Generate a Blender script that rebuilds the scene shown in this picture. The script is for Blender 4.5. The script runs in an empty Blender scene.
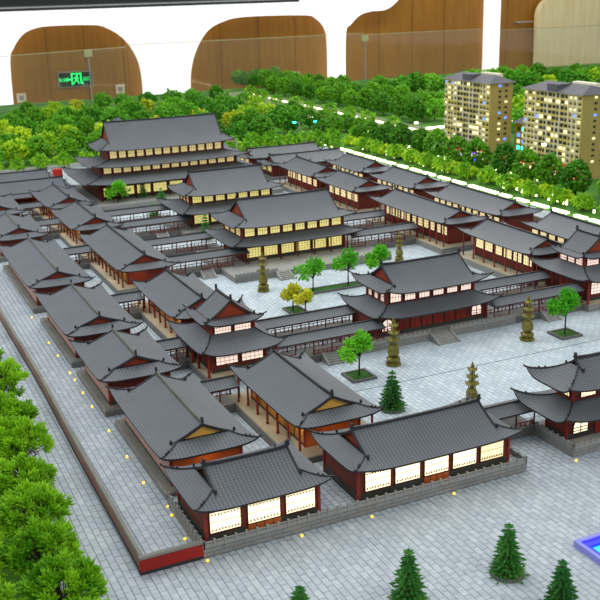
import bpy, bmesh, math, random
from mathutils import Vector, Matrix
random.seed(7)
S = 0.1            # one modelling unit is one decimetre
PI = math.pi
sc = bpy.context.scene
COL = sc.collection

# ------------------------------------------------------------------ camera, world, lights, exposure
cam_d = bpy.data.cameras.new('camera'); cam = bpy.data.objects.new('camera', cam_d); COL.objects.link(cam)
RX = (0.90465579, 0.15131686, -0.39837309)
RY = (-0.42537172, 0.26442685, -0.86552721)
CAMLOC = (-0.46203, -1.89761, 1.25)
sc.camera = cam
cam_d.sensor_width = 36.0; cam_d.lens = 982 / 600 * 36; cam_d.clip_start = 0.05; cam_d.clip_end = 60
cam_d.dof.use_dof = True; cam_d.dof.focus_distance = 2.9; cam_d.dof.aperture_fstop = 11

def set_camera(X, Y):
    X = Vector(X).normalized(); Y = Vector(Y); Y = (Y - X * X.dot(Y)).normalized(); Z = X.cross(Y)
    m = Matrix((X, Y, Z)).to_4x4(); m.translation = Vector(CAMLOC); cam.matrix_world = m
set_camera(RX, RY)

w = bpy.data.worlds.new('room_light'); sc.world = w; w.use_nodes = True
w.node_tree.nodes['Background'].inputs[0].default_value = (0.90, 0.96, 1.0, 1)
w.node_tree.nodes['Background'].inputs[1].default_value = 0.62

def area(name, loc, size, energy, target, color=(1, 1, 1)):
    d = bpy.data.lights.new(name, 'AREA'); d.shape = 'RECTANGLE'; d.size, d.size_y = size; d.energy = energy; d.color = color
    o = bpy.data.objects.new(name, d); COL.objects.link(o); o.location = loc
    o.rotation_euler = (Vector(target) - Vector(loc)).to_track_quat('-Z', 'Y').to_euler(); return o
area('ceiling_panel_light', (-0.8, 3.0, 3.6), (3.0, 7.0), 150, (1.2, 2.4, 0), (0.97, 0.99, 1.0))
area('ceiling_panel_light.001', (4.8, 6.0, 3.6), (2.5, 6.0), 150, (3.6, 5.0, 0), (1.0, 0.98, 0.92))
area('ceiling_panel_light.002', (2.0, -3.2, 3.4), (4.0, 1.6), 60, (1.4, 1.0, 0), (1.0, 0.99, 0.97))
area('ceiling_panel_light.003', (6.0, 10.0, 4.0), (8.0, 1.2), 120, (6.0, 11.8, 0.3), (1.0, 0.98, 0.94))

vs = sc.view_settings
vs.view_transform = 'Standard'; vs.look = 'None'; vs.gamma = 1; vs.use_curve_mapping = False; vs.exposure = 0.18

# ------------------------------------------------------------------ materials
def lin(c):
    return tuple(((x / 255) / 12.92 if x / 255 <= 0.04045 else ((x / 255 + 0.055) / 1.055) ** 2.4) for x in c) + (1,)

def mat(name, rgb, rough=0.7, noise=0.0, nscale=8, emit=None, estr=0, spec=0.3, bump=0.0, metal=0.0, rgb2=None):
    m = bpy.data.materials.new(name); m.use_nodes = True; nt = m.node_tree
    b = nt.nodes['Principled BSDF']; b.inputs['Roughness'].default_value = rough
    b.inputs['Specular IOR Level'].default_value = spec; b.inputs['Metallic'].default_value = metal
    b.inputs['Base Color'].default_value = lin(rgb)
    if noise or rgb2 or bump:
        tc = nt.nodes.new('ShaderNodeTexCoord'); n = nt.nodes.new('ShaderNodeTexNoise'); n.inputs['Scale'].default_value = nscale
        n.inputs['Detail'].default_value = 4; nt.links.new(tc.outputs['Object'], n.inputs['Vector'])
        r = nt.nodes.new('ShaderNodeValToRGB'); c = lin(rgb); c2 = lin(rgb2) if rgb2 else tuple(min(1, x * (1 + noise)) for x in c[:3]) + (1,)
        c1 = c if rgb2 else tuple(x * (1 - noise) for x in c[:3]) + (1,)
        r.color_ramp.elements[0].color = c1; r.color_ramp.elements[0].position = 0.35
        r.color_ramp.elements[1].color = c2; r.color_ramp.elements[1].position = 0.65
        nt.links.new(n.outputs['Fac'], r.inputs[0]); nt.links.new(r.outputs[0], b.inputs['Base Color'])
        if bump:
            bp = nt.nodes.new('ShaderNodeBump'); bp.inputs['Strength'].default_value = bump; bp.inputs['Distance'].default_value = 0.002
            nt.links.new(n.outputs['Fac'], bp.inputs['Height']); nt.links.new(bp.outputs[0], b.inputs['Normal'])
    if emit:
        b.inputs['Emission Color'].default_value = lin(emit); b.inputs['Emission Strength'].default_value = estr
    return m

def roof_mat(name, c1, c2, pitch=0.10):
    m = bpy.data.materials.new(name); m.use_nodes = True; nt = m.node_tree; b = nt.nodes['Principled BSDF']
    b.inputs['Roughness'].default_value = 0.55; b.inputs['Specular IOR Level'].default_value = 0.35
    uv = nt.nodes.new('ShaderNodeUVMap'); sep = nt.nodes.new('ShaderNodeSeparateXYZ'); nt.links.new(uv.outputs[0], sep.inputs[0])
    def wave(out, p):
        mu = nt.nodes.new('ShaderNodeMath'); mu.operation = 'MULTIPLY'; mu.inputs[1].default_value = 2 * PI / p; nt.links.new(out, mu.inputs[0])
        si = nt.nodes.new('ShaderNodeMath'); si.operation = 'SINE'; nt.links.new(mu.outputs[0], si.inputs[0])
        return si.outputs[0]
    a = wave(sep.outputs[0], pitch); c = wave(sep.outputs[1], 0.09)
    mx = nt.nodes.new('ShaderNodeMath'); mx.operation = 'MULTIPLY_ADD'; mx.inputs[1].default_value = 0.55
    nt.links.new(c, mx.inputs[0]); nt.links.new(a, mx.inputs[2])
    mr = nt.nodes.new('ShaderNodeMapRange'); mr.inputs[1].default_value = -1.35; mr.inputs[2].default_value = 1.35; nt.links.new(mx.outputs[0], mr.inputs[0])
    tc = nt.nodes.new('ShaderNodeTexCoord'); n = nt.nodes.new('ShaderNodeTexNoise'); n.inputs['Scale'].default_value = 9; nt.links.new(tc.outputs['Object'], n.inputs['Vector'])
    ad = nt.nodes.new('ShaderNodeMath'); ad.operation = 'MULTIPLY_ADD'; ad.inputs[1].default_value = 0.5; ad.inputs[2].default_value = -0.25
    nt.links.new(n.outputs['Fac'], ad.inputs[0])
    ad2 = nt.nodes.new('ShaderNodeMath'); ad2.operation = 'ADD'; nt.links.new(mr.outputs[0], ad2.inputs[0]); nt.links.new(ad.outputs[0], ad2.inputs[1])
    r = nt.nodes.new('ShaderNodeValToRGB'); r.color_ramp.elements[0].color = lin(c1); r.color_ramp.elements[1].color = lin(c2)
    nt.links.new(ad2.outputs[0], r.inputs[0]); nt.links.new(r.outputs[0], b.inputs['Base Color'])
    bp = nt.nodes.new('ShaderNodeBump'); bp.inputs['Strength'].default_value = 0.35; bp.inputs['Distance'].default_value = 0.002
    nt.links.new(mr.outputs[0], bp.inputs['Height']); nt.links.new(bp.outputs[0], b.inputs['Normal'])
    return m

def paver_mat(name, c1, c2, mortar, bw, bh, swap=True, side=False):
    m = bpy.data.materials.new(name); m.use_nodes = True; nt = m.node_tree; b = nt.nodes['Principled BSDF']
    b.inputs['Roughness'].default_value = 0.75; b.inputs['Specular IOR Level'].default_value = 0.25
    tc = nt.nodes.new('ShaderNodeTexCoord'); mp = nt.nodes.new('ShaderNodeMapping'); mp.inputs['Scale'].default_value = (1 / S,) * 3
    if swap: mp.inputs['Rotation'].default_value = (0, 0, PI / 2)
    nt.links.new(tc.outputs['Object'], mp.inputs['Vector'])
    br = nt.nodes.new('ShaderNodeTexBrick'); br.inputs['Scale'].default_value = 1; br.inputs['Brick Width'].default_value = bw; br.inputs['Row Height'].default_value = bh
    br.inputs['Mortar Size'].default_value = 0.016; br.inputs['Mortar Smooth'].default_value = 0.3; br.inputs['Bias'].default_value = 0.0
    br.inputs['Color1'].default_value = lin(c1); br.inputs['Color2'].default_value = lin(c2); br.inputs['Mortar'].default_value = lin(mortar)
    src = mp.outputs[0]
    if side:
        sp = nt.nodes.new('ShaderNodeSeparateXYZ'); cb = nt.nodes.new('ShaderNodeCombineXYZ'); ad = nt.nodes.new('ShaderNodeMath')
        nt.links.new(src, sp.inputs[0]); nt.links.new(sp.outputs[0], ad.inputs[0]); nt.links.new(sp.outputs[1], ad.inputs[1]); nt.links.new(ad.outputs[0], cb.inputs[0]); nt.links.new(sp.outputs[2], cb.inputs[1]); src = cb.outputs[0]
    nt.links.new(src, br.inputs['Vector'])
    n = nt.nodes.new('ShaderNodeTexNoise'); n.inputs['Scale'].default_value = 1.2; n.inputs['Detail'].default_value = 6; nt.links.new(mp.outputs[0], n.inputs['Vector'])
    mr = nt.nodes.new('ShaderNodeMapRange'); mr.inputs[3].default_value = 0.8; mr.inputs[4].default_value = 1.18; nt.links.new(n.outputs['Fac'], mr.inputs[0])
    vm = nt.nodes.new('ShaderNodeVectorMath'); vm.operation = 'SCALE'; nt.links.new(br.outputs['Color'], vm.inputs[0]); nt.links.new(mr.outputs[0], vm.inputs['Scale'])
    nt.links.new(vm.outputs[0], b.inputs['Base Color'])
    bp = nt.nodes.new('ShaderNodeBump'); bp.invert = True; bp.inputs['Strength'].default_value = 0.5; bp.inputs['Distance'].default_value = 0.001
    nt.links.new(br.outputs['Fac'], bp.inputs['Height']); nt.links.new(bp.outputs[0], b.inputs['Normal'])
    return m

def leaf_mat(name, c1, c2, scale=14, vary=0.35):
    m = bpy.data.materials.new(name); m.use_nodes = True; nt = m.node_tree; b = nt.nodes['Principled BSDF']
    b.inputs['Roughness'].default_value = 0.6; b.inputs['Specular IOR Level'].default_value = 0.2
    tc = nt.nodes.new('ShaderNodeTexCoord'); n = nt.nodes.new('ShaderNodeTexNoise'); n.inputs['Scale'].default_value = scale; n.inputs['Detail'].default_value = 3
    nt.links.new(tc.outputs['Object'], n.inputs['Vector'])
    oi = nt.nodes.new('ShaderNodeObjectInfo'); ma = nt.nodes.new('ShaderNodeMath'); ma.operation = 'MULTIPLY_ADD'; ma.inputs[1].default_value = vary; ma.inputs[2].default_value = -vary / 2
    nt.links.new(oi.outputs['Random'], ma.inputs[0]); ad = nt.nodes.new('ShaderNodeMath'); nt.links.new(ma.outputs[0], ad.inputs[0]); nt.links.new(n.outputs['Fac'], ad.inputs[1])
    r = nt.nodes.new('ShaderNodeValToRGB'); r.color_ramp.elements[0].color = lin(c1); r.color_ramp.elements[0].position = 0.3
    r.color_ramp.elements[1].color = lin(c2); r.color_ramp.elements[1].position = 0.7
    nt.links.new(ad.outputs[0], r.inputs[0]); nt.links.new(r.outputs[0], b.inputs['Base Color'])
    return m

M = {}
M['roof'] = roof_mat('roof_tiles_grey', (72, 76, 80), (102, 106, 111))
M['ridge'] = mat('ridge_charcoal', (42, 42, 45), 0.5, 0.2)
M['ridge_pale'] = mat('ridge_stone', (92, 90, 84), 0.6, 0.15)
M['wall'] = mat('lacquer_red_wall', (106, 42, 30), 0.6, 0.2, 12)
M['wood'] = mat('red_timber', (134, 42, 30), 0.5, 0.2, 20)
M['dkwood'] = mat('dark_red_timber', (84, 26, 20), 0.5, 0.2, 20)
M['ochre'] = mat('ochre_wall', (178, 126, 58), 0.7, 0.15, 10)
M['pinkwall'] = mat('faded_pink_plaster', (176, 140, 130), 0.8, 0.12, 6)
M['gable_red'] = mat('gable_red', (136, 50, 28), 0.6, 0.15, 20)
M['gable_amber_lit'] = mat('gable_amber_lit', (222, 170, 78), 0.6, 0.12, 12)  # warm lamp light painted into the gable colour
M['amberwall'] = mat('amber_lit_wall', (176, 90, 40), 0.6, 0.15, 12)  # lamp glow painted into two halls' walls; plain colour on doors and podium
M['dado'] = mat('dark_stone_dado', (62, 60, 54), 0.7, 0.2, 18)
M['stone'] = paver_mat('grey_stone_block', (130, 130, 126), (142, 142, 138), (116, 116, 112), 0.5, 0.11, False, True)
M['stone_plain'] = mat('pale_grey_stone', (148, 147, 142), 0.75, 0.1, 20)
M['stone_dark'] = mat('dark_grey_stone', (96, 95, 92), 0.75, 0.12, 15)
M['floor_tan'] = mat('colonnade_floor', (178, 166, 138), 0.75, 0.12, 12)
M['cap'] = mat('wall_cap_grey', (118, 116, 106), 0.7, 0.1, 12)
M['wallred'] = mat('enclosure_red', (150, 30, 22), 0.6, 0.1, 10)
M['walltan'] = mat('enclosure_faded_red', (128, 106, 92), 0.7, 0.1, 3, rgb2=(146, 84, 74))
M['black'] = mat('black_base', (38, 38, 40), 0.5)
M['pave_out'] = paver_mat('plaza_pavers', (166, 175, 180), (180, 188, 193), (120, 128, 135), 0.33, 0.175)
M['paver'] = mat('paver_stone', (176, 181, 189), 0.75, 0.1, 60)
M['joint'] = mat('paver_joint', (112, 115, 124), 0.8, 0.08, 20)
M['pave_court'] = paver_mat('court_tiles', (178, 190, 196), (198, 208, 212), (150, 162, 172), 0.33, 0.175)
M['asphalt'] = mat('model_road', (118, 128, 92), 0.8, 0.1, 4)
M['grass'] = mat('model_grass', (48, 96, 24), 0.9, 0.3, 30)
M['turf'] = mat('meadow_flock', (40, 92, 24), 0.95, 0.35, 3, rgb2=(84, 136, 34))
M['leaf_front'] = leaf_mat('foreground_leaf', (72, 138, 8), (160, 212, 36), 12, 0.12)
M['leaf_mid'] = leaf_mat('deep_green_leaf', (46, 106, 10), (98, 158, 20), 12)
M['leaf_lime'] = leaf_mat('lime_leaf', (116, 168, 10), (184, 214, 36), 12)
M['leaf_teal'] = leaf_mat('cool_green_leaf', (52, 122, 16), (110, 178, 32), 12)
M['leaf_gold'] = leaf_mat('golden_leaf', (158, 170, 20), (206, 208, 48), 12)
M['leaf_court'] = leaf_mat('bright_court_leaf', (70, 158, 22), (128, 206, 44), 10)
M['leaf_yel'] = leaf_mat('yellow_court_leaf', (172, 172, 26), (206, 204, 50), 10)
M['needle'] = leaf_mat('conifer_needle', (34, 96, 32), (80, 146, 52), 14)
M['bark'] = mat('tree_bark', (82, 66, 44), 0.9, 0.2, 20)
M['darkbark'] = mat('dark_bark', (52, 46, 42), 0.9, 0.2, 20)
M['bronze'] = mat('aged_bronze', (98, 92, 34), 0.5, 0.25, 40, metal=0.3, rgb2=(136, 126, 60))
M['glow_hot'] = mat('lit_pane_hot', (250, 240, 200), 0.4, emit=(255, 238, 190), estr=1.35)
M['glow_warm'] = mat('lit_pane_warm', (225, 215, 150), 0.4, emit=(246, 232, 140), estr=0.55)
M['glow_side'] = mat('lit_pane_cream', (245, 230, 180), 0.4, emit=(255, 236, 176), estr=0.75)
M['glow_pink'] = mat('lit_pane_rose', (240, 224, 210), 0.4, emit=(255, 228, 212), estr=0.75)
M['glow_dim'] = mat('lit_pane_dim', (225, 205, 150), 0.4, emit=(246, 224, 150), estr=0.42)
M['lattice'] = mat('lattice_bar', (128, 84, 44), 0.5)
M['lattice_red'] = mat('lattice_red_bar', (150, 70, 60), 0.5)
M['led_yellow'] = mat('led_yellow', (255, 210, 60), 0.4, emit=(255, 190, 30), estr=3)
M['led_white'] = mat('led_white', (255, 255, 220), 0.4, emit=(255, 252, 200), estr=3.5)
M['led_blue'] = mat('led_blue', (60, 80, 255), 0.4, emit=(50, 70, 255), estr=4)
M['led_cyan'] = mat('led_cyan', (60, 220, 255), 0.4, emit=(60, 230, 220), estr=3)
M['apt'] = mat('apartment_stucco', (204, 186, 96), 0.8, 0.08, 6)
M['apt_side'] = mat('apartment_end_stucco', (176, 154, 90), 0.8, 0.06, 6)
M['apt_band'] = mat('apartment_white_band', (232, 226, 196), 0.7)
M['apt_dark'] = mat('apartment_dark_glass', (58, 58, 62), 0.25)
M['apt_lit'] = mat('apartment_lit_glass', (250, 240, 190), 0.4, emit=(255, 244, 190), estr=0.75)
M['apt_blue'] = mat('apartment_blue_glass', (100, 140, 255), 0.4, emit=(90, 130, 255), estr=1.6)
M['aptroof'] = mat('apartment_roof_grey', (88, 88, 93), 0.7, 0.12, 10)
M['shop_red'] = mat('shopfront_red', (196, 52, 38), 0.6, 0.2, 10)
M['pool_rim'] = mat('pool_rim_violet', (140, 140, 220), 0.5)
M['pool_wall'] = mat('pool_lit_wall', (50, 50, 230), 0.4, emit=(30, 30, 255), estr=0.9)
M['pool_water'] = mat('pool_water', (50, 190, 255), 0.15, emit=(40, 190, 255), estr=1.0)
M['white_panel'] = mat('emissive_white_panel', (250, 250, 250), 0.4, emit=(255, 255, 255), estr=0.75)  # blown-out room light put in as emission, on the panel and the trim
M['pale'] = None
M['beam'] = mat('glossy_dark_beam', (40, 36, 42), 0.2, 0.3, 3, spec=0.8)
M['steel'] = mat('brushed_steel', (190, 190, 186), 0.3, metal=0.8)
M['switch'] = mat('ivory_plate', (226, 214, 180), 0.5)
M['sign_dark'] = mat('exit_sign_face', (18, 44, 30), 0.3)
M['sign_green'] = mat('exit_sign_green', (40, 235, 130), 0.4, emit=(30, 240, 120), estr=0.9)
M['sign_frame'] = mat('exit_sign_frame', (160, 150, 130), 0.4, metal=0.5)
M['clip'] = mat('glass_clip', (176, 176, 130), 0.3)
M['flower'] = mat('pink_blossom', (200, 120, 110), 0.8)
M['floor_room'] = mat('room_floor', (120, 110, 100), 0.5)

def wood_mat(name, c1, c2, sx):
    m = bpy.data.materials.new(name); m.use_nodes = True; nt = m.node_tree; b = nt.nodes['Principled BSDF']
    b.inputs['Roughness'].default_value = 0.45; b.inputs['Specular IOR Level'].default_value = 0.3
    tc = nt.nodes.new('ShaderNodeTexCoord'); mp = nt.nodes.new('ShaderNodeMapping'); mp.inputs['Scale'].default_value = (sx, sx, 0.5)
    n = nt.nodes.new('ShaderNodeTexNoise'); n.inputs['Scale'].default_value = 3; n.inputs['Detail'].default_value = 6
    nt.links.new(tc.outputs['Object'], mp.inputs[0]); nt.links.new(mp.outputs[0], n.inputs['Vector'])
    r = nt.nodes.new('ShaderNodeValToRGB'); r.color_ramp.elements[0].color = lin(c1); r.color_ramp.elements[0].position = 0.3
    r.color_ramp.elements[1].color = lin(c2); r.color_ramp.elements[1].position = 0.7
    nt.links.new(n.outputs['Fac'], r.inputs[0]); nt.links.new(r.outputs[0], b.inputs['Base Color']); return m
M['brown'] = wood_mat('brown_veneer', (152, 100, 30), (168, 114, 40), 6)
M['pale'] = wood_mat('pale_maple_veneer', (232, 210, 152), (242, 224, 174), 5)

def glass_mat():
    m = bpy.data.materials.new('barrier_glass'); m.use_nodes = True; nt = m.node_tree; nt.nodes.clear()
    o = nt.nodes.new('ShaderNodeOutputMaterial'); t = nt.nodes.new('ShaderNodeBsdfTransparent'); t.inputs[0].default_value = (0.97, 0.99, 0.97, 1)
    g = nt.nodes.new('ShaderNodeBsdfGlossy'); g.inputs['Roughness'].default_value = 0.05
    d = nt.nodes.new('ShaderNodeBsdfDiffuse'); d.inputs[0].default_value = (0.8, 0.8, 0.78, 1)
    a = nt.nodes.new('ShaderNodeMixShader'); a.inputs[0].default_value = 0.03; b = nt.nodes.new('ShaderNodeMixShader'); b.inputs[0].default_value = 0.025
    nt.links.new(t.outputs[0], a.inputs[1]); nt.links.new(g.outputs[0], a.inputs[2])
    nt.links.new(a.outputs[0], b.inputs[1]); nt.links.new(d.outputs[0], b.inputs[2]); nt.links.new(b.outputs[0], o.inputs[0]); return m
M['glass'] = glass_mat()

# ------------------------------------------------------------------ mesh helpers
class MB:
    def __init__(s): s.v = []; s.f = []; s.m = []; s.uv = []
    def face(s, idx, mi=0, uv=None): s.f.append(tuple(idx)); s.m.append(mi); s.uv.append(uv)
    def box(s, x0, x1, y0, y1, z0, z1, mi=0):
        n = len(s.v); s.v += [(x, y, z) for z in (z0, z1) for y in (y0, y1) for x in (x0, x1)]
        for q in ((0, 2, 3, 1), (4, 5, 7, 6), (0, 1, 5, 4), (2, 6, 7, 3), (0, 4, 6, 2), (1, 3, 7, 5)): s.face([n + i for i in q], mi)
    def cyl(s, x, y, z0, z1, r0, r1=None, n=8, mi=0, cap=True):
        r1 = r0 if r1 is None else r1; k = len(s.v)
        for z, r in ((z0, r0), (z1, r1)): s.v += [(x + r * math.cos(2 * PI * i / n), y + r * math.sin(2 * PI * i / n), z) for i in range(n)]
        for i in range(n): s.face((k + i, k + (i + 1) % n, k + n + (i + 1) % n, k + n + i), mi)
        if cap: s.face([k + i for i in range(n)][::-1], mi); s.face([k + n + i for i in range(n)], mi)
    def rod(s, p, q, r0, r1, n=5, mi=0):
        p = Vector(p); q = Vector(q); d = (q - p).normalized(); u = d.orthogonal().normalized(); w_ = d.cross(u); k = len(s.v)
        for c, r in ((p, r0), (q, r1)): s.v += [tuple(c + u * r * math.cos(2 * PI * i / n) + w_ * r * math.sin(2 * PI * i / n)) for i in range(n)]
        for i in range(n): s.face((k + i, k + (i + 1) % n, k + n + (i + 1) % n, k + n + i), mi)
        s.face([k + i for i in range(n)][::-1], mi); s.face([k + n + i for i in range(n)], mi)
    def sweep(s, pts, wd, h, mi=0):      # box section along a path, upright
        pts = [Vector(p) for p in pts]; k = len(s.v)
        for i, p in enumerate(pts):
            d = (pts[min(i + 1, len(pts) - 1)] - pts[max(i - 1, 0)]); d.z = 0; d.normalize(); n = Vector((-d.y, d.x, 0)) * wd / 2
            s.v += [tuple(p - n), tuple(p + n), tuple(p + n * .7 + Vector((0, 0, h))), tuple(p - n * .7 + Vector((0, 0, h)))]
        for i in range(len(pts) - 1):
            a = k + 4 * i
            for j in range(4): s.face((a + j, a + 4 + j, a + 4 + (j + 1) % 4, a + (j + 1) % 4), mi)
        s.face((k, k + 1, k + 2, k + 3), mi); e = k + 4 * (len(pts) - 1); s.face((e + 3, e + 2, e + 1, e), mi)
    def prism(s, pts2, y0, y1, mi=0, M4=None):   # outline in x,z extruded along y
        k = len(s.v); n = len(pts2)
        for y in (y0, y1): s.v += [(x, y, z) for x, z in pts2]
        s.face([k + i for i in range(n)], mi); s.face([k + n + i for i in range(n)][::-1], mi)
        for i in range(n): s.face((k + (i + 1) % n, k + i, k + n + i, k + n + (i + 1) % n), mi)
        if M4 is not None:
            for i in range(k, len(s.v)): s.v[i] = tuple(M4 @ Vector(s.v[i]))
    def blob(s, c, r, e=1.0, d=None, mi=0, rnd=random):   # 8-faced leaf clump, long along d
        d = Vector(d) if d is not None else Vector((rnd.gauss(0, 1), rnd.gauss(0, 1), rnd.gauss(0, 1)))
        d = d.normalized() if d.length > 1e-6 else Vector((0, 0, 1)); u = d.orthogonal().normalized(); q = d.cross(u)
        an = rnd.random() * 6.28; u, q = u * math.cos(an) + q * math.sin(an), q * math.cos(an) - u * math.sin(an)
        c = Vector(c); k = len(s.v); r1 = r * rnd.uniform(.6, 1.1); r2 = r * rnd.uniform(.6, 1.1)
        for w_ in (d * r * e, u * r1, q * r2, -u * r1, -q * r2, -d * r * e): s.v.append(tuple(c + w_))
        for i in range(4):
            j = (i + 1) % 4; s.face((k, k + 1 + i, k + 1 + j), mi); s.face((k + 5, k + 1 + j, k + 1 + i), mi)
    def mesh(s, name, mats, smooth=False):
        me = bpy.data.meshes.new(name); me.from_pydata(s.v, [], s.f)
        for m in mats: me.materials.append(m)
        if len(mats) > 1:
            for p, i in zip(me.polygons, s.m): p.material_index = i
        if any(u for u in s.uv):
            l = me.uv_layers.new(name='UVMap'); k = 0
            for fi, f in enumerate(s.f):
                for j in range(len(f)):
                    l.data[k].uv = s.uv[fi][j] if s.uv[fi] else (0, 0); k += 1
        if smooth:
            for p in me.polygons: p.use_smooth = True
        return me

def link(name, me, parent=None, loc=(0, 0, 0), rz=0):
    o = bpy.data.objects.new(name, me); COL.objects.link(o); o.location = loc; o.rotation_euler = (0, 0, rz)
    if parent: o.parent = parent
    return o
def put(name, mb, mats, parent=None, loc=(0, 0, 0), rz=0, smooth=False):
    if not isinstance(mats, (list, tuple)): mats = [mats]
    return link(name, mb.mesh(name, mats, smooth), parent, loc, rz)
def tag(o, label, cat, group=None):
    o['label'] = label; o['category'] = cat
    if group: o['group'] = group
    return o
def thing(name, label, cat, loc=(0, 0, 0), rz=0, group=None):
    return tag(link(name, None, None, loc, rz), label, cat, group)
def boxpart(name, x0, x1, y0, y1, z0, z1, m, parent=None):
    b = MB(); b.box(x0, x1, y0, y1, z0, z1); return put(name, b, m, parent)

# ------------------------------------------------------------------ roofs
def gcurve(t): return 0.62 * t + 0.38 * t * t

def slope(mb, side, a, b, ze, zr, tg, tmax, xr, up, th=0.05, nt_=7, ns=16, ring=None):
    """one slope of a curved roof. side 'f','k' long sides; 'l','r' ends. ring=(a2,b2) for a skirt roof."""
    grid = []
    for i in range(nt_ + 1):
        t = tmax * i / nt_
        if ring: L = a + (ring[0] - a) * t; Bn = b + (ring[1] - b) * t; lf = (1 - t) ** 2; z = ze + (zr - ze) * gcurve(t)
        else:
            L = a + (xr - a) * min(1, t / tg); Bn = b * (1 - t); lf = max(0, 1 - t / tg) ** 2; z = ze + (zr - ze) * gcurve(t)
        row = []
        for j in range(ns + 1):
            s = -1 + 2 * j / ns; s = math.copysign(abs(s) ** 0.8, s)
            zz = z + up * abs(s) ** 5 * lf
            if side == 'f': p = (s * L, -Bn, zz); u = s * L
            elif side == 'k': p = (-s * L, Bn, zz); u = s * L
            elif side == 'r': p = (L, s * Bn, zz); u = s * Bn
            else: p = (-L, -s * Bn, zz); u = s * Bn
            row.append((p, (u, t * b * 1.2)))
        grid.append(row)
    k = len(mb.v); W = ns + 1; H = nt_ + 1
    for dz in (0, -th):
        for row in grid:
            for p, _ in row: mb.v.append((p[0], p[1], p[2] + dz))
    o = W * H
    for i in range(nt_):
        for j in range(ns):
            a0 = k + i * W + j; q = (a0, a0 + 1, a0 + W + 1, a0 + W)
            uv = (grid[i][j][1], grid[i][j + 1][1], grid[i + 1][j + 1][1], grid[i + 1][j][1])
            mb.face(q, 0, uv); mb.face((q[3] + o, q[2] + o, q[1] + o, q[0] + o), 1)
    for j in range(ns):       # eave and top edges
        a0 = k + j; mb.face((a0 + 1, a0, a0 + o, a0 + 1 + o), 1)
        a0 = k + nt_ * W + j; mb.face((a0, a0 + 1, a0 + 1 + o, a0 + o), 1)
    for i in range(nt_):
        a0 = k + i * W; mb.face((a0, a0 + W, a0 + W + o, a0 + o), 1)
        a0 = k + i * W + ns; mb.face((a0 + W, a0, a0 + o, a0 + W + o), 1)

ORN = [(-.07, 0), (.07, 0), (.075, .06), (.03, .09), (.06, .16), (.0, .19), (-.04, .14), (-.07, .16), (-.06, .06)]
_orn = {}
def ornament(parent, x, y, z, rz, sc_=1.0, m='ridge'):
    key = (round(sc_, 2), m)
    if key not in _orn:
        b = MB(); b.prism([(p[0] * sc_, p[1] * sc_) for p in ORN], -.035 * sc_, .035 * sc_); _orn[key] = b.mesh('ridge_ornament', [M[m]])
    link('ridge_ornament', _orn[key], parent, (x, y, z), rz)

def hip_gable(root, a, b, ze, zr, r, up=0.15, gable='gable_red', ridge='ridge', orn=1.0, ridge_main=None):
    tg = min(0.8, (a - r) / b)
    for sd, nm in (('f', 1), ('k', 1), ('l', 1), ('r', 1)):
        mb = MB(); slope(mb, sd, a, b, ze, zr, tg, 1.0 if sd in 'fk' else tg, r, up)
        if sd in 'lr':         # flat run-in beneath the gable
            sg = 1 if sd == 'r' else -1; zt = ze + (zr - ze) * gcurve(tg); bb = b * (1 - tg)
            mb.box(min(sg * r, sg * (r - .25)), max(sg * r, sg * (r - .25)), -bb, bb, zt - .06, zt - .004, 1)
        put('roof_slope', mb, [M['roof'], M['ridge']], root)
    # main ridge
    mb = MB(); mb.sweep([(x, 0, zr - .03 + .05 * (abs(x) / r) ** 4) for x in [r * q / 6 for q in range(-6, 7)]], .075, .085)
    put('main_ridge', mb, M[ridge_main or ridge], root)
    for sx in (-1, 1):
        ornament(root, sx * (r - .02), 0, zr + .06, 0 if sx > 0 else PI, .78 * orn)
        # gable panel with barge boards
        k = 8; pts = []
        for i in range(k + 1):
            t = tg + (1 - tg) * i / k; pts.append((-b * (1 - t), ze + (zr - ze) * gcurve(t) - .05))
        prof = pts + [(-y, z) for y, z in pts[-2::-1]]
        g = MB(); n = len(prof); xg = sx * (r - .10)
        for xx in (xg, xg - sx * .04): g.v += [(xx, y, z) for y, z in prof]
        g.face(list(range(n)) if sx > 0 else list(range(n))[::-1]); g.face(list(range(n, 2 * n))[::-1] if sx > 0 else list(range(n, 2 * n)))
        for i in range(n): g.face((i, (i + 1) % n, n + (i + 1) % n, n + i))
        put('gable_panel', g, M[gable], root)
        for sy in (-1, 1):
            mb = MB(); P_ = []
            for i in range(9):
                t = 1 - (1 - tg * .75) * i / 8; P_.append((sx * (r - .03), sy * b * (1 - t), ze + (zr - ze) * gcurve(t) - .03))
            mb.sweep(P_, .06, .06); put('gable_ridge', mb, M[ridge], root)
            ornament(root, P_[-1][0], P_[-1][1], P_[-1][2] + .06, sy * PI / 2, .55 * orn)
            mb = MB(); P_ = []
            for i in range(8):
                t = tg * (1 - i / 7); L = a + (r - a) * (t / tg); P_.append((sx * L, sy * b * (1 - t), ze + (zr - ze) * gcurve(t) + up * (1 - t / tg) ** 2 - .015))
            P_.append((P_[-1][0] + sx * .07, P_[-1][1] + sy * .07, P_[-1][2] + .05))
            mb.sweep(P_, .045, .045)
            for i in (4, 5): mb.box(P_[i][0] - .018, P_[i][0] + .018, P_[i][1] - .018, P_[i][1] + .018, P_[i][2] + .03, P_[i][2] + .085)
            put('hip_ridge', mb, M[ridge], root)
    return tg

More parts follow.
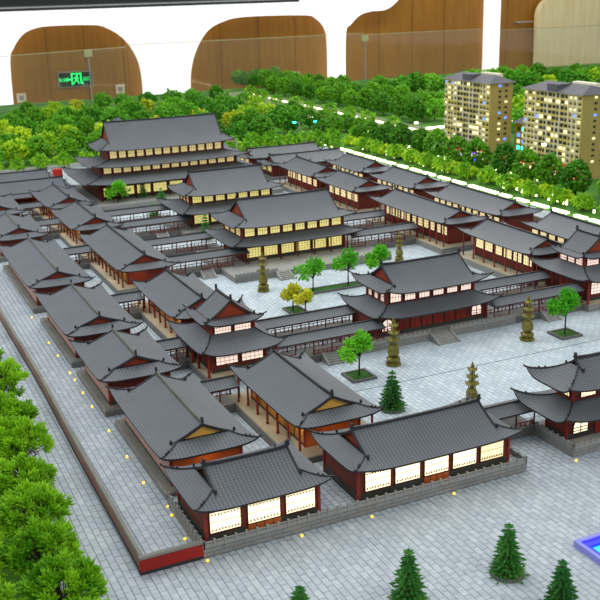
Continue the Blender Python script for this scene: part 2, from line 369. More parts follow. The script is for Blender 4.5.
def ring_roof(root, a, b, a2, b2, ze, z2, up=0.15, dx=0, dy=0):
    for sd in 'fklr':
        mb = MB(); slope(mb, sd, a, b, ze, z2, 1, 1.0, 0, up, ring=(a2, b2)); put('lower_roof_slope', mb, [M['roof'], M['ridge']], root, (dx, dy, 0))
    for sx in (-1, 1):
        for sy in (-1, 1):
            P_ = []
            for i in range(8):
                t = 1 - i / 7; P_.append((dx + sx * (a + (a2 - a) * t), dy + sy * (b + (b2 - b) * t), ze + (z2 - ze) * gcurve(t) + up * (1 - t) ** 2 - .015))
            P_.append((P_[-1][0] + sx * .07, P_[-1][1] + sy * .07, P_[-1][2] + .05))
            mb = MB(); mb.sweep(P_, .045, .045); put('hip_ridge', mb, M['ridge'], root)
            ornament(root, P_[5][0], P_[5][1], P_[5][2] + .03, 0, .35)

def under_skirt(a, b, a2, b2, ze, z2, hw, hd):
    return ze + (z2 - ze) * gcurve(min((a - hw) / (a - a2), (b - hd) / (b - b2))) - .07

_win = {}
def window(parent, x, y, z, wd, h, face, glow='glow_warm', nx=4, nz=3, bar='lattice', style='grid', arch=False):
    key = (round(wd, 3), round(h, 3), glow, nx, nz, bar, style, arch)
    if key not in _win:
        f = MB(); t = .03; e = -.035
        if arch:
            n = 10; R_ = wd / 2; zc = h - R_
            arc = [(R_ * math.cos(PI * i / n), zc + R_ * math.sin(PI * i / n)) for i in range(n + 1)]
            out = [(R_ + .03, 0)] + [((R_ + .03) * math.cos(PI * i / n), zc + (R_ + .03) * math.sin(PI * i / n)) for i in range(n + 1)] + [(-R_ - .03, 0)]
            inn = [(R_, 0)] + arc + [(-R_, 0)]
            for i in range(len(out) - 1):
                k = len(f.v)
                for (px, pz) in (out[i], out[i + 1], inn[i + 1], inn[i]): f.v += [(px, e, pz), (px, 0, pz)]
                f.face((k, k + 2, k + 4, k + 6)); f.face((k, k + 1, k + 3, k + 2)); f.face((k + 4, k + 5, k + 7, k + 6))
            f.box(-.012, .012, e, -.01, 0, h); f.box(-wd / 2, wd / 2, e, -.01, h * .35, h * .35 + .02); f.box(-wd / 2, wd / 2, e, -.01, h * .12, h * .12 + .02)
            p = MB(); p.prism(inn, -.018, .0)
        else:
            f.box(-wd / 2, wd / 2, e, 0, 0, t * .8); f.box(-wd / 2, wd / 2, e, 0, h - t * .8, h)
            f.box(-wd / 2, -wd / 2 + t * .7, e, 0, 0, h); f.box(wd / 2 - t * .7, wd / 2, e, 0, 0, h)
            if style == 'grid':
                for i in range(1, nx): f.box(-wd / 2 + wd * i / nx - .005, -wd / 2 + wd * i / nx + .005, -.028, -.016, 0, h, 1)
                for i in range(1, nz): f.box(-wd / 2, wd / 2, -.030, -.016, h * i / nz - .005, h * i / nz + .005, 1)
            else:        # dotted lattice at head and foot, plain rails between
                for zz in (h * .12, h * .5, h * .86): f.box(-wd / 2, wd / 2, -.026, -.016, zz - .005, zz + .005, 1)
                for i in range(1, 10):
                    xx = -wd / 2 + wd * i / 10
                    for zz in (h * .14, h * .80): f.box(xx - .014, xx + .014, -.03, -.016, zz, zz + h * .07, 1)
            p = MB(); p.box(-wd / 2 + .01, wd / 2 - .01, -.016, 0, .01, h - .01)
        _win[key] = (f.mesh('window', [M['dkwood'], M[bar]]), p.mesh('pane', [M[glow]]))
    f, p = _win[key]; rz = {'f': 0, 'r': PI / 2, 'b': PI, 'l': -PI / 2}[face]
    o = link('window', f, parent, (x, y, z), rz); link('pane', p, o)
    return o

def windows(root, face, hw, hd, n, z, h, glow, span=None, gap=.12, mid=0, **kw):
    """row of n windows along one wall face"""
    half = (hw if face in 'fb' else hd) if span is None else span; pitch = 2 * half / n
    for i in range(n):
        u = -half + pitch * (i + .5)
        if face == 'f': window(root, mid + u, -hd - .002, z, pitch - gap, h, face, glow, **kw)
        if face == 'b': window(root, mid + u, hd + .002, z, pitch - gap, h, face, glow, **kw)
        if face == 'l': window(root, -hw - .002, u, z, pitch - gap, h, face, glow, **kw)
        if face == 'r': window(root, hw + .002, u, z, pitch - gap, h, face, glow, **kw)

_col = {}
def column(parent, x, y, z0, z1, r=.035, m='wood'):
    key = (round(z1 - z0, 3), r, m)
    if key not in _col:
        b = MB(); b.cyl(0, 0, 0, .04, r * 1.5, n=8); b.cyl(0, 0, .0, z1 - z0, r, n=8); _col[key] = b.mesh('column', [M[m]])
    return link('column', _col[key], parent, (x, y, z0))

def body(root, hw, hd, z0, z1, m='wall', cx=0, cy=0, name='wall_body', dado=.2):
    boxpart(name, cx - hw, cx + hw, cy - hd, cy + hd, z0, z1, M[m] if isinstance(m, str) else m, root)
    if dado: boxpart('stone_dado', cx - hw - .02, cx + hw + .02, cy - hd - .02, cy + hd + .02, z0, z0 + dado, M['dado'], root)
    b = MB(); t = .045
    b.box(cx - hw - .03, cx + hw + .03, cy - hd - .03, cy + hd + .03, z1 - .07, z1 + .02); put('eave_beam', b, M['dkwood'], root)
    for sx in (-1, 1):
        for sy in (-1, 1): boxpart('corner_post', cx + sx * hw - .035, cx + sx * hw + .035, cy + sy * hd - .035, cy + sy * hd + .035, z0, z1, M['wood'], root)

def walltop(a, b, ze, zr, hw, hd):
    return ze + (zr - ze) * gcurve(min((b - hd) / b, (a - hw) / b)) - .06

# ------------------------------------------------------------------ ground
board = tag(boxpart('model_board', -9, 112, -14, 104, -.9, -.06, M['turf']), 'green flocked baseboard under the whole temple model', 'baseboard')
pg = boxpart('paved_ground', -1.75, 31.2, -11, 56, -.06, -.012, M['pave_out']); pg['kind'] = 'structure'
ct = boxpart('courtyard_floor', 4.0, 24.6, 2.7, 46, -.03, .0, M['pave_court']); ct['kind'] = 'structure'
boxpart('joint_strip', 9, 19.4, 6.93, 6.96, 0, .006, M['joint'], ct)
# real pavers where they show large
bw, bh = .33, .175
cells = []
for i in range(-10, 77):
    x = i * bh
    for j in range(-20, 43):
        y = j * bw + (bw / 2 if i % 2 else 0)
        cx_, cy_ = x + bh / 2, y + bw / 2
        if cx_ < -1.7 or cx_ > 13.3: continue
        if not (cy_ < -.25 or (cx_ < -.2 and cy_ < 14) or (.3 < cx_ < 1.3 and cy_ > .3 and cy_ < 14)): continue
        cells.append((cx_, cy_))
cells.sort(key=lambda c: (c[0] + 4.6) ** 2 + (c[1] + 19) ** 2 + (0 if 0 < c[0] else 60))
pm = MB(); g_ = .013
def paver_shape(mb, x, y, dz):
    k = len(mb.v); hx, hy = bh / 2 - g_ / 2, bw / 2 - g_ / 2
    mb.v += [(x + sx * hx, y + sy * hy, -.012) for sx, sy in ((-1, -1), (1, -1), (1, 1), (-1, 1))]
    mb.v += [(x + sx * (hx - .006), y + sy * (hy - .006), dz) for sx, sy in ((-1, -1), (1, -1), (1, 1), (-1, 1))]
    mb.face((k + 4, k + 5, k + 6, k + 7))
    for q in range(4): mb.face((k + q, k + (q + 1) % 4, k + 4 + (q + 1) % 4, k + 4 + q))
ms = []
for q in range(3):
    mb = MB(); paver_shape(mb, 0, 0, (-.001, .0, .002)[q]); ms.append(mb.mesh('paver', [mat('paver_stone_%s' % 'abc'[q], ((168, 177, 182), (173, 181, 187), (180, 188, 192))[q], 0.75, 0.08, 60)]))
for n, (x, y) in enumerate(cells[:300]): link('paver', ms[(n * 7 + n // 3) % 3], pg, (x, y, 0))
rest = MB()
for n, (x, y) in enumerate(cells[300:]):
    k = len(rest.f); paver_shape(rest, x, y, random.choice((-.001, 0, .002)))
    mi = random.choice((0, 1, 2))
    for q in range(k, len(rest.f)): rest.m[q] = mi
o = put('paver_field', rest, [ms[0].materials[0], ms[1].materials[0], ms[2].materials[0]], pg); o['kind'] = 'stuff'

# enclosure wall: left side gently bowed, front return, right side
def sweep_wall(parent, pts, th, z, m_face, m_cap, base=True):
    b = MB(); c = MB(); d = MB()
    b.sweep(pts, th, z - .05); c.sweep([(p[0], p[1], z - .05) for p in pts], th + .02, .05); d.sweep(pts, th + .03, .09)
    put('wall_face', b, M[m_face], parent); put('wall_cap', c, M[m_cap], parent); put('wall_foot', d, M['black'], parent)
ew = thing('enclosure_wall', 'low faded-red enclosure wall with grey cap running past the left row of halls', 'wall')
pts = [(.08, .12 + q * 1.0, 0) for q in range(0, 53)]
pts = [(.08 + .07 * math.exp(-((p[1] - 12.5) / 4.5) ** 2) + .004 * p[1], p[1], 0) for p in pts]
sweep_wall(ew, pts, .11, .43, 'walltan', 'cap')
ew2 = thing('enclosure_wall', 'short bright red front wall at the corner left of the front terrace', 'wall')
sweep_wall(ew2, [(.0, .07, 0), (1.5, .07, 0)], .13, .43, 'wallred', 'cap')
ew3 = thing('enclosure_wall', 'far enclosure wall beside the lit road on the right', 'wall')
sweep_wall(ew3, [(28.6, q, 0) for q in range(2, 53, 2)], .13, .43, 'walltan', 'cap')

def balustrade(parent, p, q, z, h=.17, n=None, pitch=.27, m='stone_plain', mp='stone'):
    p = Vector((*p, z)); q = Vector((*q, z)); L = (q - p).length; n = n or max(1, round(L / pitch)); d = (q - p) / n; ang = math.atan2(d.y, d.x)
    pm_ = MB(); pm_.box(-.028, .028, -.028, .028, 0, h + .035); pme = pm_.mesh('balustrade_post', [M[m]])
    pn = MB(); l = d.length; pn.box(.02, l - .02, -.014, .014, h * .16, h * .62); pn.box(.02, l - .02, -.02, .02, h * .8, h * .95); pn.box(.02, l - .02, -.02, .02, 0, h * .16)
    for s_ in (.33, .67): pn.box(l * s_ - .012, l * s_ + .012, -.014, .014, h * .6, h * .82)
    pne = pn.mesh('balustrade_panel', [M[mp] if mp != 'stone' else M['stone_plain']])
    for i in range(n + 1):
        o = link('balustrade_post', pme, parent, p + d * i, ang)
        if i < n: link('balustrade_panel', pne, parent, p + d * i, ang)

def steps(name_label, x, y, wdt, dep, z, face=0, n=5):
    t = thing('stone_steps', name_label, 'steps', (x, y, 0), face)
    for i in range(n):
        boxpart('step', -wdt / 2, wdt / 2, -dep + dep * i / n, 0, z * i / n, z * (i + 1) / n, M['stone_plain'], t)
    for sx in (-1, 1):
        b = MB(); k = 0; x0 = sx * (wdt / 2 + .03) - .04; x1 = x0 + .08
        b.v += [(x0, -dep - .03, 0), (x1, -dep - .03, 0), (x0, 0, 0), (x1, 0, 0), (x0, -dep - .03, .06), (x1, -dep - .03, .06), (x0, 0, z + .06), (x1, 0, z + .06)]
        for q in ((0, 2, 3, 1), (4, 5, 7, 6), (0, 1, 5, 4), (2, 6, 7, 3), (0, 4, 6, 2), (1, 3, 7, 5)): b.face(q)
        put('stair_cheek', b, M['stone_plain'], t)
    return t

# front terrace
ft = thing('stone_terrace', 'long grey stone terrace carrying the two lit halls in the foreground', 'terrace')
boxpart('terrace_block', 1.5, 10.66, 0, 2.72, 0, .21, M['stone'], ft); boxpart('terrace_paving', 1.54, 10.62, .04, 2.68, .21, .22, M['pave_out'], ft)
balustrade(ft, (1.52, .03), (10.64, .03), .22); balustrade(ft, (1.53, .03), (1.53, 2.6), .22); balustrade(ft, (10.63, .03), (10.63, 1.5), .22)

# ------------------------------------------------------------------ halls
def plinth(root, px, py, z, cx=0, cy=0, m='stone', top=None):
    boxpart('plinth', cx - px, cx + px, cy - py, cy + py, 0, z, M[m], root)
    if top: boxpart('plinth_paving', cx - px + .04, cx + px - .04, cy - py + .04, cy + py - .04, z, z + .012, M[top], root)

# gatehouse
t = thing('gatehouse', 'small hall with three bright windows on the front terrace beside the red corner wall', 'hall', (3.1, 1.16, 0))
hip_gable(t, 1.72, 1.22, 1.16, 1.71, 1.12, .14)
zt = walltop(1.72, 1.22, 1.16, 1.71, 1.45, .99); body(t, 1.45, .99, .22, zt, dado=.22)
for x, dr in ((-.95, 0), (0, 1), (.95, 0)):
    window(t, x - .03 if x < 0 else x, -1.0, .48, .80 if not dr else .86, .57, 'f', 'glow_hot', style='dots')
b = MB()
for q in range(4): b.box(-.43 + q * .215 + .01, -.43 + (q + 1) * .215 - .01, -1.035, -.99, .24, .49)
put('door_panels', b, M['amberwall'], t)

# front hall
t = thing('front_hall', 'wide single-storey hall with five bright windows at the centre of the front terrace', 'hall', (7.94, 1.18, 0))
hip_gable(t, 2.5, 1.26, 1.15, 1.74, 1.96, .16)
zt = walltop(2.5, 1.26, 1.15, 1.74, 2.26, .94); body(t, 2.26, .94, .22, zt, dado=.24)
for i in range(5):
    x = -1.72 + .86 * i; window(t, x, -.95, .48, .76, .58, 'f', 'glow_hot' if i < 4 else 'glow_side', style='dots')
b = MB()
for q in range(4): b.box(-.38 + q * .19 + .01, -.38 + (q + 1) * .19 - .01, -.985, -.94, .26, .47)
put('door_panels', b, M['amberwall'], t)

# left outer row (ridge along the depth axis)
def outer(label, y0, y1, cx, zr, amber=False, flip=False, group=None, ze=1.12):
    cy = (y0 + y1) / 2; a = (y1 - y0) / 2; t = thing('side_hall', label, 'hall', (cx, cy, 0), PI / 2, group)
    r = a - .58; hw = a - .42; hd = .98
    hip_gable(t, a, 1.32, ze, zr, r, .12, 'gable_amber_lit' if amber else 'gable_red', ridge_main='ridge_pale' if not flip else 'ridge')
    plinth(t, a - .06, 1.26, .19, top='cap')
    zt = walltop(a, 1.32, ze, zr, hw, hd)
    body(t, hw, hd, .2, zt, 'wall' if not amber else 'amberwall', dado=.1)
    if not flip: boxpart('plaster_wall', -hw + .03, hw - .03, hd, hd + .035, .3, zt - .03, M['pinkwall'], t)
    else:
        n = max(4, round(2 * hw / .62)); windows(t, 'b', hw, hd + .01, n, .80, .42, 'glow_side', gap=.16, nx=4, nz=2)
    return t
outer('long side hall with amber-lit gable, nearest of the left outer row', 2.92, 8.15, 2.82, 1.66, True)
outer('side hall, second from the front in the left outer row, with red gable', 8.85, 12.85, 2.74, 1.60)
outer('side hall, third from the front in the left outer row', 13.5, 19.2, 2.75, 1.54)
outer('side hall, fourth from the front in the left outer row', 20.4, 28.2, 2.72, 1.48, ze=1.05)
outer('side hall, fifth from the front in the left outer row, cut by the photo edge', 29.5, 34.6, 2.72, 1.46, ze=1.05)
outer('farthest side hall of the left outer row, its roof corner at the photo edge', 35.6, 40.8, 2.72, 1.44, ze=1.05)

def inner(label, y0, y1, cx, ze, zr, amber=False, lit=False, hd=.82, zc=.27, open_end=False):
    cy = (y0 + y1) / 2; a = (y1 - y0) / 2; t = thing('colonnade_hall', label, 'hall', (cx, cy, 0), PI / 2)
    r = a - .52; hw = a - .62
    hip_gable(t, a, 1.3, ze, zr, r, .12, 'gable_amber_lit' if amber else 'gable_red')
    plinth(t, a + .02, 1.45, zc, top='floor_tan')
    zt = walltop(a, 1.3, ze, zr, hw, hd)
    body(t, hw, hd, zc, zt, 'ochre' if not lit else 'wall', dado=.1)
    boxpart('end_wall', -hw - .04, -hw, -hd, hd, zc, zt, M['amberwall'] if amber else M['wall'], t)
    n = max(4, round(2 * (a - .3) / (.72 if not lit else .62 if a > 2.9 else .8))); zcol = ze + (zr - ze) * gcurve(.12)
    for sy in (-1, 1):
        for i in range(n + 1):
            x = -a + .3 + (2 * a - .6) * i / n; column(t, x, sy * 1.13, zc + .01, zcol - .03)
        boxpart('eave_beam', -a + .25, a - .25, sy * 1.13 - .03, sy * 1.13 + .03, zcol - .09, zcol - .02, M['wood'], t)
    for i in range(n):
        x = -hw + 2 * hw * (i + .5) / n; wd = 2 * hw / n - .1
        if lit: window(t, x, hd + .002, zc + .42, wd, .46, 'b', 'glow_side', nx=4, nz=3)
        else:
            b = MB(); b.box(x - wd / 2, x + wd / 2, hd, hd + .02, zc + .1, zc + .36); b.box(x - wd / 2, x - wd / 2 + .03, hd, hd + .025, zc + .1, zt - .08); b.box(x + wd / 2 - .03, x + wd / 2, hd, hd + .025, zc + .1, zt - .08)
            put('timber_panel', b, M['ochre'], t)
    return t
ML = [('colonnade hall with amber-lit gable behind the gap between the two front halls', 2.95, 8.05, 1.14, 1.68, True),
      ('colonnade hall directly behind the near left two-storey tower', 13.6, 19.0, 1.08, 1.60, False),
      ('colonnade hall with orange-lit end, third from front of the left inner row', 21.0, 28.6, 1.02, 1.55, False),
      ('colonnade hall fourth from front of the left inner row', 29.8, 35.4, 1.0, 1.5, False),
      ('farthest colonnade hall of the left inner row beside the back hall', 35.9, 41.4, 1.0, 1.46, False)]
for lb, y0, y1, ze, zr, am in ML: inner(lb, y0, y1, 6.62, ze, zr, am)
NR = [('lit colonnade hall just behind the right two-storey tower', 13.2, 18.7, 1.42, 1.9),
      ('lit colonnade hall, second behind the right tower in the right inner row', 19.8, 27.2, 1.42, 1.9),
      ('lit colonnade hall, third behind the right tower in the right inner row', 29.0, 33.9, 1.42, 1.9),
      ('farthest lit colonnade hall of the right inner row', 34.3, 39.9, 1.42, 1.9)]
for lb, y0, y1, ze, zr in NR: inner(lb, y0, y1, 22.25, ze, zr, False, True, hd=.66)
for lb, y0, y1 in (('lit side hall of the right outer row, nearest, running out of the photo', 8.2, 18.4),
                   ('lit side hall, second from the near end of the right outer row', 20.0, 27.0),
                   ('lit side hall, third from the near end of the right outer row', 28.2, 33.4),
                   ('farthest lit side hall of the right outer row', 34.3, 39.4)):
    outer(lb, y0, y1, 25.7, 1.88, False, True, ze=1.36)

# two-storey corner towers
def tower(label, cx, cy, dz):
    t = thing('corner_tower', label, 'tower', (cx, cy, 0), PI / 2)
    plinth(t, 1.75, 1.3, .27, top='floor_tan')
    zf = .27; body(t, 1.28, .98, zf, under_skirt(1.85, 1.45, .76, .8, 1.07 + dz, 1.45 + dz, 1.28, .98), 'wall', dado=.14)
    ring_roof(t, 1.85, 1.45, .76, .80, 1.07 + dz, 1.45 + dz, .22)
    body(t, .74, .78, 1.35 + dz, 1.92 + dz, 'wall', name='upper_wall', dado=0)
    hip_gable(t, 1.02, 1.06, 1.8 + dz, 2.54 + dz, .72, .2)
    # camera side is local -x ; windows there and on local +y
    for y in (-.46, .46): window(t, -1.285, y, zf + .25, .80, .52, 'l', 'glow_pink', nx=5, nz=4, bar='lattice_red')
    for y in (-.36, .36): window(t, -.745, y, 1.43 + dz, .62, .34, 'l', 'glow_pink', nx=6, nz=3, bar='lattice_red')
    if dz > 0:
        for x in (-.48, 0, .48): window(t, x, .785, 1.43 + dz, .42, .34, 'b', 'glow_pink', nx=5, nz=3, bar='lattice_red')
    for sx in (-1, 1):
        for sy in (-1, 1): column(t, sx * 1.6, sy * 1.22, .27, 1.12 + dz, .045)
        column(t, 0, sx * 1.22, .27, 1.12 + dz, .045); column(t, sx * .6, 1.22, .27, 1.12 + dz, .045)
    return t
tower('two-storey tower with rose-lit windows at the near left corner of the courtyard', 6.42, 11.28, 0)
tower('two-storey tower with rose-lit windows at the right edge of the photo', 22.3, 11.3, .12)

# big halls on the axis
def big(label, name, cx, cy, low, up, zs, wl, wu, r, glow, nl, nu, dyu=0, plin=None, doors=False, upo=.16, cols=0, zf=.25, gable='gable_red'):
    """low=(a,b) lower eave, up=(a,b) upper eave, zs=(low eave, skirt top, upper eave, ridge), wl, wu wall half sizes"""
    t = thing(name, label, 'hall', (cx, cy, 0))
    if plin: plinth(t, plin[0], plin[1], zf, 0, plin[2] if len(plin) > 2 else 0, top='stone_plain')
    b2 = wu[1] + .02
    body(t, wl[0], wl[1], zf, under_skirt(low[0], low[1], wu[0] + .01, b2, zs[0], zs[1], wl[0], wl[1]), 'wall', dado=.16)
    # skirt follows the upper wall, which may sit a little behind the lower one
    ring_roof(t, low[0], low[1], wu[0] + .01, b2, zs[0], zs[1], upo)
    body(t, wu[0], wu[1], zs[1] - .12, zs[2] + .04, 'wall', name='upper_wall', dado=0)
    hip_gable(t, up[0], up[1], zs[2], zs[3], r, upo, gable)
    if nl: windows(t, 'f', wl[0] - .08, wl[1], nl, zf + .17, .50, glow, gap=.12, nx=5, nz=4)
    h = zs[2] - zs[1] - .12
    windows(t, 'f', wu[0] - .05, wu[1], nu, zs[1] + .04, h, glow, gap=.13, nx=4, nz=2)
    windows(t, 'l', wu[0], wu[1] - .05, 3, zs[1] + .04, h, 'glow_dim' if glow != 'glow_pink' else glow, gap=.16, nx=4, nz=2)
    if cols:
        for i in range(cols + 1):
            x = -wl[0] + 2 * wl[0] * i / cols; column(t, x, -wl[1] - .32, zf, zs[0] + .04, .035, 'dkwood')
    return t
# gate hall in the middle court
t = big('two-tiered gate hall with red door wall and arched lit windows in the near courtyard', 'gate_hall', 14.3, 11.25, (2.62, 1.52), (2.22, 1.36), (1.1, 1.42, 1.95, 2.7), (2.42, .85), (1.88, .74), 1.72, 'glow_pink', 0, 6, upo=.22, plin=(3.4, 1.42), gable='gable_red')
for x in (-1.95, 1.95): window(t, x, -.86, .48, .42, .42, 'f', 'glow_pink', arch=True)
for i in range(6):
    x = -1.5 + .5 * i + .25
    b = MB(); b.box(x - .21, x + .21, -.885, -.85, .42, 1.18); b.box(x - .012, x + .012, -.895, -.85, .42, 1.18); b.box(x - .21, x + .21, -.893, -.85, .78, .82); put('door', b, M['wood'], t)
balustrade(t, (-3.35, -1.38), (-.48, -1.38), .25, .15, pitch=.2); balustrade(t, (.48, -1.38), (3.35, -1.38), .25, .15, pitch=.2)
steps('broad stone steps before the gate hall with arched windows', 14.3, 9.83, .8, .62, .25)
# third hall
t = big('two-tiered hall with yellow-lit windows behind the courtyard of bronze pagodas', 'prayer_hall', 14.3, 23.8, (3.4, 2.08), (3.15, 1.72), (1.14, 1.38, 1.94, 2.95), (2.65, 1.28), (2.65, 1.16), 2.45, 'glow_warm', 6, 8, plin=(4.0, 2.9, -.65), cols=6)
balustrade(t, (-3.95, -3.5), (-1.95, -3.5), .25, .15, pitch=.2); balustrade(t, (1.65, -3.5), (3.95, -3.5), .25, .15, pitch=.2)
steps('stone steps below the yellow-lit prayer hall, left flight', 12.6, 20.25, .55, .6, .25); steps('stone steps below the yellow-lit prayer hall, right flight', 15.6, 20.25, .55, .6, .25)
# fourth hall
big('two-tiered yellow-lit hall between the prayer hall and the great back hall', 'inner_hall', 14.36, 31.75, (3.25, 2.3), (2.85, 1.6), (1.15, 1.44, 1.98, 3.02), (2.5, 1.2), (2.4, .85), 2.15, 'glow_warm', 5, 7, plin=(3.3, 2.3))
# great back hall: three tiers
t = thing('great_hall', 'great three-tiered hall, the largest building, before the trees at the back left', 'hall', (14.15, 42.5, 0))
plinth(t, 6.3, 4.3, .3, 0, -.6); body(t, 4.85, 2.4, .3, 1.4, 'wall', dado=.14)
ring_roof(t, 5.85, 3.45, 4.52, 1.52, 1.34, 1.68, .24)
body(t, 4.5, 1.5, 1.6, 2.22, 'wall', name='middle_wall', dado=0)
ring_roof(t, 5.2, 2.35, 3.87, .92, 2.2, 2.5, .22)
body(t, 3.85, .9, 2.4, 3.25, 'wall', name='upper_wall', dado=0)
hip_gable(t, 4.45, 1.6, 3.1, 4.7, 3.75, .16, orn=1.1)
windows(t, 'f', 4.75, 2.4, 9, .5, .56, 'glow_warm', gap=.16, nx=4, nz=3)
windows(t, 'f', 4.4, 1.5, 14, 1.74, .40, 'glow_dim', gap=.12, nx=3, nz=2)
windows(t, 'f', 3.78, .9, 13, 2.55, .50, 'glow_dim', gap=.12, nx=3, nz=2)
for i in range(10): column(t, -4.85 + 9.7 * i / 9, -2.75, .3, 1.4, .04, 'dkwood')
balustrade(t, (-6.2, -4.8), (-1.2, -4.8), .3, .15, pitch=.4)
# main gate, right foreground
t = thing('main_gate', 'two-tiered main gate hall with an arched lit window at the right edge', 'gate', (14.35, 1.02, 0))
plinth(t, 2.08, .97, .22, top='stone_plain'); body(t, 1.9, .42, .22, under_skirt(2.56, 1.14, 1.66, .34, 1.05, 1.32, 1.9, .42), 'wall', dado=.2)
ring_roof(t, 2.56, 1.14, 1.66, .34, 1.05, 1.32, .26)
body(t, 1.64, .32, 1.25, 1.9, 'wall', name='upper_wall', dado=0)
hip_gable(t, 2.3, .92, 1.84, 2.42, 1.4, .2)
window(t, -1.42, -.43, .40, .5, .42, 'f', 'glow_hot', arch=True)
b = MB(); b.box(-.9, -.1, -.46, -.42, .24, .98); b.box(-.52, -.48, -.475, -.42, .24, .98); put('door', b, M['wood'], t)
windows(t, 'f', 1.5, .32, 4, 1.38, .2, 'glow_hot', gap=.2, nx=5, nz=1); windows(t, 'l', 1.64, .26, 1, 1.40, .17, 'glow_side', gap=.1, nx=4, nz=1)
balustrade(t, (-2.05, -.94), (-.6, -.94), .22, .14, pitch=.22); balustrade(t, (-2.05, -.94), (-2.05, .9), .22, .14, pitch=.22)
# back range
for lb, cx, cy, a in (('long grey-roofed back range at the left edge, front one', 4.6, 42.9, 3.5), ('long grey-roofed back range at the left edge, rear one', 4.6, 46.2, 3.2),
                      ('long grey-roofed back range behind the right rows, front one', 24.6, 43.0, 3.2), ('long grey-roofed back range behind the right rows, rear one', 24.4, 46.6, 3.2)):
    t = thing('back_range', lb, 'hall', (cx, cy, 0)); hip_gable(t, a, 1.3, .98, 1.5, a - .45, .1)
    plinth(t, a - .1, 1.2, .2); body(t, a - .3, .9, .2, 1.02, 'wall', dado=.1); windows(t, 'l', a - .3, .9, 2, .5, .4, 'glow_warm', gap=.2)
o = boxpart('red_banner_block', 8.0, 8.6, 47.6, 48.0, 0, 1.2, M['shop_red']); tag(o, 'small red block behind the left end of the great hall', 'wall block')

# ------------------------------------------------------------------ covered corridors with railings
def corridor(label, x0, x1, y, axis='x', zf=.27, ze=.84, zr=1.02, hw=.36, rail='both', group=None):
    L = x1 - x0; cx = (x0 + x1) / 2
    t = thing('covered_corridor', label, 'corridor', (cx, y, 0) if axis == 'x' else (y, cx, 0), 0 if axis == 'x' else PI / 2, group)
    boxpart('corridor_base', -L / 2, L / 2, -hw - .08, hw + .08, 0, zf, M['stone_dark'], t); boxpart('corridor_paving', -L / 2, L / 2, -hw - .05, hw + .05, zf, zf + .01, M['stone_plain'], t)
    n = max(2, round(L / .72))
    for sy in (-1, 1):
        mb = MB(); k = len(mb.v); e = hw + .1
        for i in range(5):
            q = i / 4; yy = sy * e * (1 - q); zz = ze + (zr - ze) * gcurve(q)
            mb.v += [(-L / 2, yy, zz), (L / 2, yy, zz), (-L / 2, yy, zz - .04), (L / 2, yy, zz - .04)]
        for i in range(4):
            a0 = 4 * i; uv = ((0, i * .13), (L, i * .13), (L, (i + 1) * .13), (0, (i + 1) * .13))
            f = (a0, a0 + 1, a0 + 5, a0 + 4); g = (a0 + 2, a0 + 6, a0 + 7, a0 + 3)
            mb.face(f if sy < 0 else f[::-1], 0, uv if sy < 0 else uv[::-1]); mb.face(g if sy < 0 else g[::-1], 1)
            for c in ((a0, a0 + 4, a0 + 6, a0 + 2), (a0 + 1, a0 + 3, a0 + 7, a0 + 5)): mb.face(c, 1)
        mb.face((0, 2, 3, 1), 1); put('roof_slope', mb, [M['roof'], M['ridge']], t)
        boxpart('eave_beam', -L / 2, L / 2, sy * hw - .02, sy * hw + .02, ze - .09, ze + .0, M['wood'], t)
        pitch = L / n; rb = MB()
        rb.box(.02, pitch - .02, -.012, .012, .14, .165); rb.box(.02, pitch - .02, -.012, .012, .03, .05)
        for i in range(1, 4): rb.box(pitch * i / 4 - .011, pitch * i / 4 + .011, -.01, .01, .0, .16)
        rme = rb.mesh('railing', [M['wood']])
        for i in range(n + 1):
            x = -L / 2 + .02 + (L - .04) * i / n; column(t, x, sy * hw, zf, ze - .02, .024, 'dkwood')
            if i < n and (i % 3 != 1 or sy > 0): link('railing', rme, t, (x, sy * hw, zf))
    b = MB(); b.box(-L / 2, L / 2, -.03, .03, zr - .03, zr + .035); put('main_ridge', b, M['ridge'], t)
    return t
corridor('front covered corridor from the near left tower to the gate hall', 7.75, 12.0, 10.3)
corridor('rear covered corridor from the near left tower to the gate hall', 7.85, 12.0, 12.25)
corridor('front covered corridor from the gate hall to the right tower', 16.75, 21.0, 10.3)
corridor('rear covered corridor from the gate hall to the right tower', 16.75, 21.0, 12.35)
corridor('front covered corridor on the left of the yellow-lit prayer hall', 7.85, 11.75, 22.5)
corridor('rear covered corridor on the left of the yellow-lit prayer hall', 7.85, 11.75, 26.1)
corridor('front covered corridor on the left of the inner hall', 7.85, 11.75, 30.5)
corridor('rear covered corridor on the left of the inner hall', 7.85, 11.75, 33.6)
corridor('front covered corridor on the right of the prayer hall', 17.2, 21.0, 22.6)
corridor('rear covered corridor on the right of the prayer hall', 17.2, 21.0, 25.9)
corridor('covered corridor from the front hall to the main gate', 10.35, 12.3, 2.15, ze=.78, zr=.94)
for lb, y in (('short covered link between the nearest outer and inner left halls', 7.75), ('short covered link left of the near left tower', 11.95), ('short covered link between the third outer and second inner left halls', 18.0),
              ('short covered link beside the orange-lit end of the inner row', 26.5), ('short covered link between the fifth left side hall and inner row', 33.3), ('short covered link, second from the back of the left rows', 38.2), ('rearmost short covered link of the left rows', 41.3)):
    corridor(lb, 4.1, 5.35, y)
for x, y, lb in ((9.75, 9.87, 'stone steps in front of the left corridor of the near court'), (19.2, 9.87, 'stone steps in front of the right corridor, behind the bronze pagoda'),
                 (9.6, 22.05, 'stone steps in front of the corridor left of the prayer hall'), (10.0, 30.05, 'stone steps in front of the corridor left of the inner hall')):
    steps(lb, x, y, .5, .5, .27)

